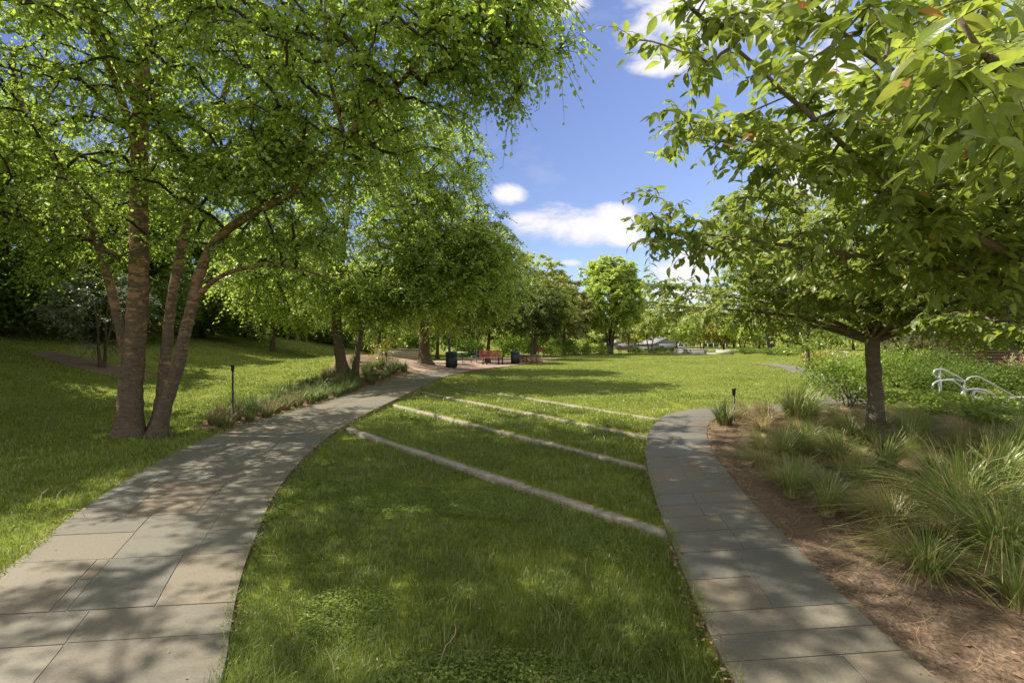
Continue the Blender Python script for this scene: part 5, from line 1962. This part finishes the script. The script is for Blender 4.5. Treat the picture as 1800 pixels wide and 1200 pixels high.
# far stone wall and round planter
p0, p1 = ((1188 - 900) / FPX * 63, 63), ((1240 - 900) / FPX * 59, 59)
g = Geo()
L = math.hypot(p1[0] - p0[0], p1[1] - p0[1])
a = math.atan2(p1[1] - p0[1], p1[0] - p0[0])
root = thing('stone_wall', 'long low grey stone wall at the far lawn edge', 'wall', (p0[0], p0[1], .3))
g.box(((p1[0] - p0[0]) / 2, (p1[1] - p0[1]) / 2, .18), (L, .5, .7), a, bevel=.02)
g.build('wall_body', M_ROOF, root)
g = Geo()
g.box(((p1[0] - p0[0]) / 2, (p1[1] - p0[1]) / 2, .57), (L + .1, .6, .08), a, bevel=.02)
g.build('coping', M_CONC, root)
cx, cy = (1274 - 900) / FPX * 59, 59
root = thing('round_planter', 'round pale stone planter at the far lawn edge', 'planter', (cx, cy, .3))
g = Geo()
g.lathe((0, 0, 0), [(0, -.1), (1.0, -.1), (1.0, .5), (.8, .5), (.8, .42)], 28)
g.build('wall_body', M_CONC, root)
g = Geo()
g.lathe((0, 0, 0), [(.8, .42), (.4, .46), (0, .48)], 28)
g.build('soil', M_MULCH, root)
g = Geo()
G = ribbon_pts(np.array([((1238 - 900) / FPX * 60, 60.), ((1262 - 900) / FPX * 60, 60.)]), np.array([((1230 - 900) / FPX * 74, 74.), ((1262 - 900) / FPX * 74, 74.)]), 6, 6, .03)
g.add(G.reshape(-1, 3), q=grid_q(6, 6))
kind(g.build('path', M_CONC), 'structure', 'short pale path leaving the far lawn edge', 'path')


simple_tree('small_tree', 'leafy green tree between the slatted fence and the brick building', (16.2, 19.2), 6.5, 2.6, 521, M_WOOD, nc=160, crown_lo=.12, trunk_r=.1, twigs=6, per=11, lsize=(.09, .14), lumps=6)
simple_tree('small_tree', 'rightmost small tree in front of the brick building', (18.6, 18.8), 6.0, 2.2, 523, M_WOOD, nc=140, crown_lo=.12, trunk_r=.1, twigs=6, per=11, lsize=(.09, .14), lumps=6)
simple_tree('small_tree', 'light green tree behind the shrubs left of the cherry trunk', (15.0, 24.5), 7.0, 3.0, 522, M_LIGHT, nc=160, crown_lo=.1, trunk_r=.1, twigs=6, per=11, lsize=(.11, .17), lumps=6)


# ------------------------------------------------------------------ right: handrails, steps, slatted fence, building
def tube_part(name, pts, r, parent, mat, n=60, closed=False, cap=True):
    P = resample(np.asarray(pts, float), n)
    g = Geo()
    # keep a stable frame for curls lying in a vertical plane: ref along the plane normal
    T = np.gradient(P, axis=0)
    T /= np.linalg.norm(T, axis=1, keepdims=True) + 1e-9
    nn = V3(0, -1, 0)
    A = np.cross(T, nn)
    A /= np.linalg.norm(A, axis=1, keepdims=True) + 1e-9
    B = np.cross(T, A)
    s = 10
    ang = np.arange(s) * 2 * math.pi / s
    V = P[:, None] + r * (np.cos(ang)[None, :, None] * A[:, None] + np.sin(ang)[None, :, None] * B[:, None])
    i = (np.arange(n - 1) * s)[:, None]
    j = np.arange(s)[None]
    q = np.stack([i + j, i + s + j, i + s + (j + 1) % s, i + (j + 1) % s], -1).reshape(-1, 4)
    t = []
    for o_, fl in ((0, 0), ((n - 1) * s, 1)):
        for k in range(1, s - 1):
            f = [o_, o_ + k, o_ + k + 1]
            t.append(f if fl else f[::-1])
    g.add(V.reshape(-1, 3), q=q, t=t)
    return g.build(name, mat, parent, smooth=True)


def zpx(px, py, Y):
    p = scr(px, py, Y)
    return (p[0], 0.0, p[2])


def handrail(label, Y, pts_list, posts):
    x0 = scr(posts[0][0], 0, Y)[0]
    root = thing('handrail', label, 'handrail', (x0, Y, 0), 'scrolled steel handrails of the steps')
    for pts in pts_list:
        P = [(zpx(px, py, Y)[0] - x0, 0, zpx(px, py, Y)[2]) for px, py in pts]
        tube_part('rail', P, .020, root, M_GALV, n=max(30, len(pts) * 10))
    for (px, pt, pb) in posts:
        X = scr(px, 0, Y)[0] - x0
        zt_, zb_ = scr(px, pt, Y)[2], scr(px, pb, Y)[2]
        g = Geo()
        g.tubes(np.array([[(X, 0, zb_ - .1), (X, 0, (zt_ + zb_) / 2), (X, 0, zt_)]]), np.array([[.022, .022, .022]]), 10, cap=True)
        g.build('post', M_GALV, root, smooth=True)
    return root


handrail('near silver handrail with a scroll end, sloping down at the right edge', 11.0,
         [[(1658, 668), (1648, 670), (1640, 676), (1639, 682), (1643, 688), (1652, 692), (1656, 702), (1664, 710), (1678, 716), (1692, 715), (1704, 707), (1716, 704), (1729, 701), (1733, 697), (1731, 691), (1722, 688), (1710, 687)],
          [(1658, 668), (1672, 668), (1690, 680), (1698, 684)],
          [(1729, 701), (1712, 708), (1699, 706), (1691, 698), (1691, 691), (1697, 686), (1706, 684), (1726, 685), (1738, 689), (1760, 701), (1784, 712), (1800, 713), (1830, 716)]],
         [(1653, 668, 722), (1711, 686, 724), (1793, 713, 752)])
handrail('far silver handrail with a scroll end, behind the near one', 12.2,
         [[(1653, 664), (1645, 662), (1641, 657), (1643, 651), (1650, 649), (1660, 650), (1672, 656), (1686, 663), (1695, 669), (1705, 663), (1718, 662), (1732, 668), (1750, 678), (1775, 692), (1800, 705)],
          [(1662, 667), (1680, 667), (1692, 670)]],
         [(1652, 650, 716), (1695, 669, 722)])

# steps going down to the right between the rails
root = thing('stone_steps', 'pale stone steps going down between the handrails', 'steps', (10.5, 11.2, 0))
g = Geo()
for k in range(5):
    g.box((.18 + k * .36, .35, .27 - k * .15 - .25), (.40, 1.15, .5), bevel=.01)
g.build('treads', M_CONC, root)
root = thing('retaining_wall', 'dark retaining wall with pale coping beside the steps', 'wall', (12.4, 12.6, 0))
g = Geo()
g.box((0, .1, -.15), (3.4, .25, .95), bevel=.01)
g.build('wall_body', M_ROOF, root)
g = Geo()
g.box((0, .1, .36), (3.5, .34, .07), bevel=.01)
g.build('coping', M_CONC, root)

# small grey box lamp by the steps
X, Y, Z = scr(1757, 722, 10.6)
root = thing('step_light', 'small grey box light with a dark opening beside the steps', 'light', (X, Y, Z - .15))
g = Geo()
g.box((0, 0, .1), (.17, .16, .40), bevel=.01)
g.box((0, 0, .315), (.22, .2, .035), bevel=.01)
g.build('housing', M_TRIM, root)
g = Geo()
g.box((0, -.082, .2), (.11, .01, .08))
g.build('opening', M_BLACK, root)


def slat_fence(label, p0, p1, h, nslat, z0):
    (x0, y0), (x1, y1) = p0, p1
    root = thing('slatted_fence', label, 'fence', (x0, y0, z0), 'brown slatted fences by the building')
    L = math.hypot(x1 - x0, y1 - y0)
    a = math.atan2(y1 - y0, x1 - x0)
    g = Geo()
    for k in range(nslat):
        g.box(((x1 - x0) / 2, (y1 - y0) / 2, .08 + k * h / nslat), (L, .03, h / nslat * .68), a)
    g.build('slats', M_SLAT, root)
    n = max(2, int(L / 1.8))
    for k in range(n + 1):
        g = Geo()
        g.box(((x1 - x0) * k / n, (y1 - y0) * k / n + .07, h / 2 - .05), (.09, .09, h + .2), a)
        g.build('post', M_SLAT, root)


slat_fence('long brown slatted fence behind the evergreen bushes', (14.6, 17.4), (20.5, 17.4), 1.3, 12, .2)
slat_fence('dark slatted fence panel at the right picture edge', (15.2, 14.2), (18.5, 14.2), 1.3, 12, -.1)

# building behind the cherry
bx, by = 21.0, 20.5
root = thing('brick_building', 'brown brick building behind the cherry at the right', 'building', (bx, by, 0))
W_, D_, H_ = 22.0, 7.0, 11.5
g = Geo()
g.box((W_ / 2, D_ / 2, H_ / 2 - .3), (W_, D_, H_ + .6))
g.build('wall', M_BRICK, root)
g = Geo()
g.box((W_ / 2, D_ / 2, H_ + .12), (W_ + .4, D_ + .4, .24), bevel=.03)
g.box((W_ / 2, D_ / 2, 3.55), (W_ + .12, D_ + .12, .22), bevel=.02)
g.box((W_ / 2, D_ / 2, 7.2), (W_ + .12, D_ + .12, .22), bevel=.02)
g.build('cornice', M_TRIM, root)
for fl in range(1, 3):
    for k in range(7):
        zc_ = 1.9 + fl * 3.6
        xx = 1.6 + k * 3.0
        g = Geo()
        g.box((xx, -.02, zc_), (1.5, .12, 1.9), bevel=.01)
        w_ = g.build('window', M_TRIM, root)
        g = Geo()
        g.box((xx - .34, -.09, zc_), (.6, .03, 1.7))
        g.box((xx + .34, -.09, zc_), (.6, .03, 1.7))
        g.build('pane', M_GLASS, w_)
    for k in range(2):
        yy = 1.8 + k * 3.2
        zc_ = 1.9 + fl * 3.6
        g = Geo()
        g.box((-.02, yy, zc_), (.12, 1.5, 1.9), bevel=.01)
        w_ = g.build('window', M_TRIM, root)
        g = Geo()
        g.box((-.09, yy - .34, zc_), (.03, .6, 1.7))
        g.box((-.09, yy + .34, zc_), (.03, .6, 1.7))
        g.build('pane', M_GLASS, w_)
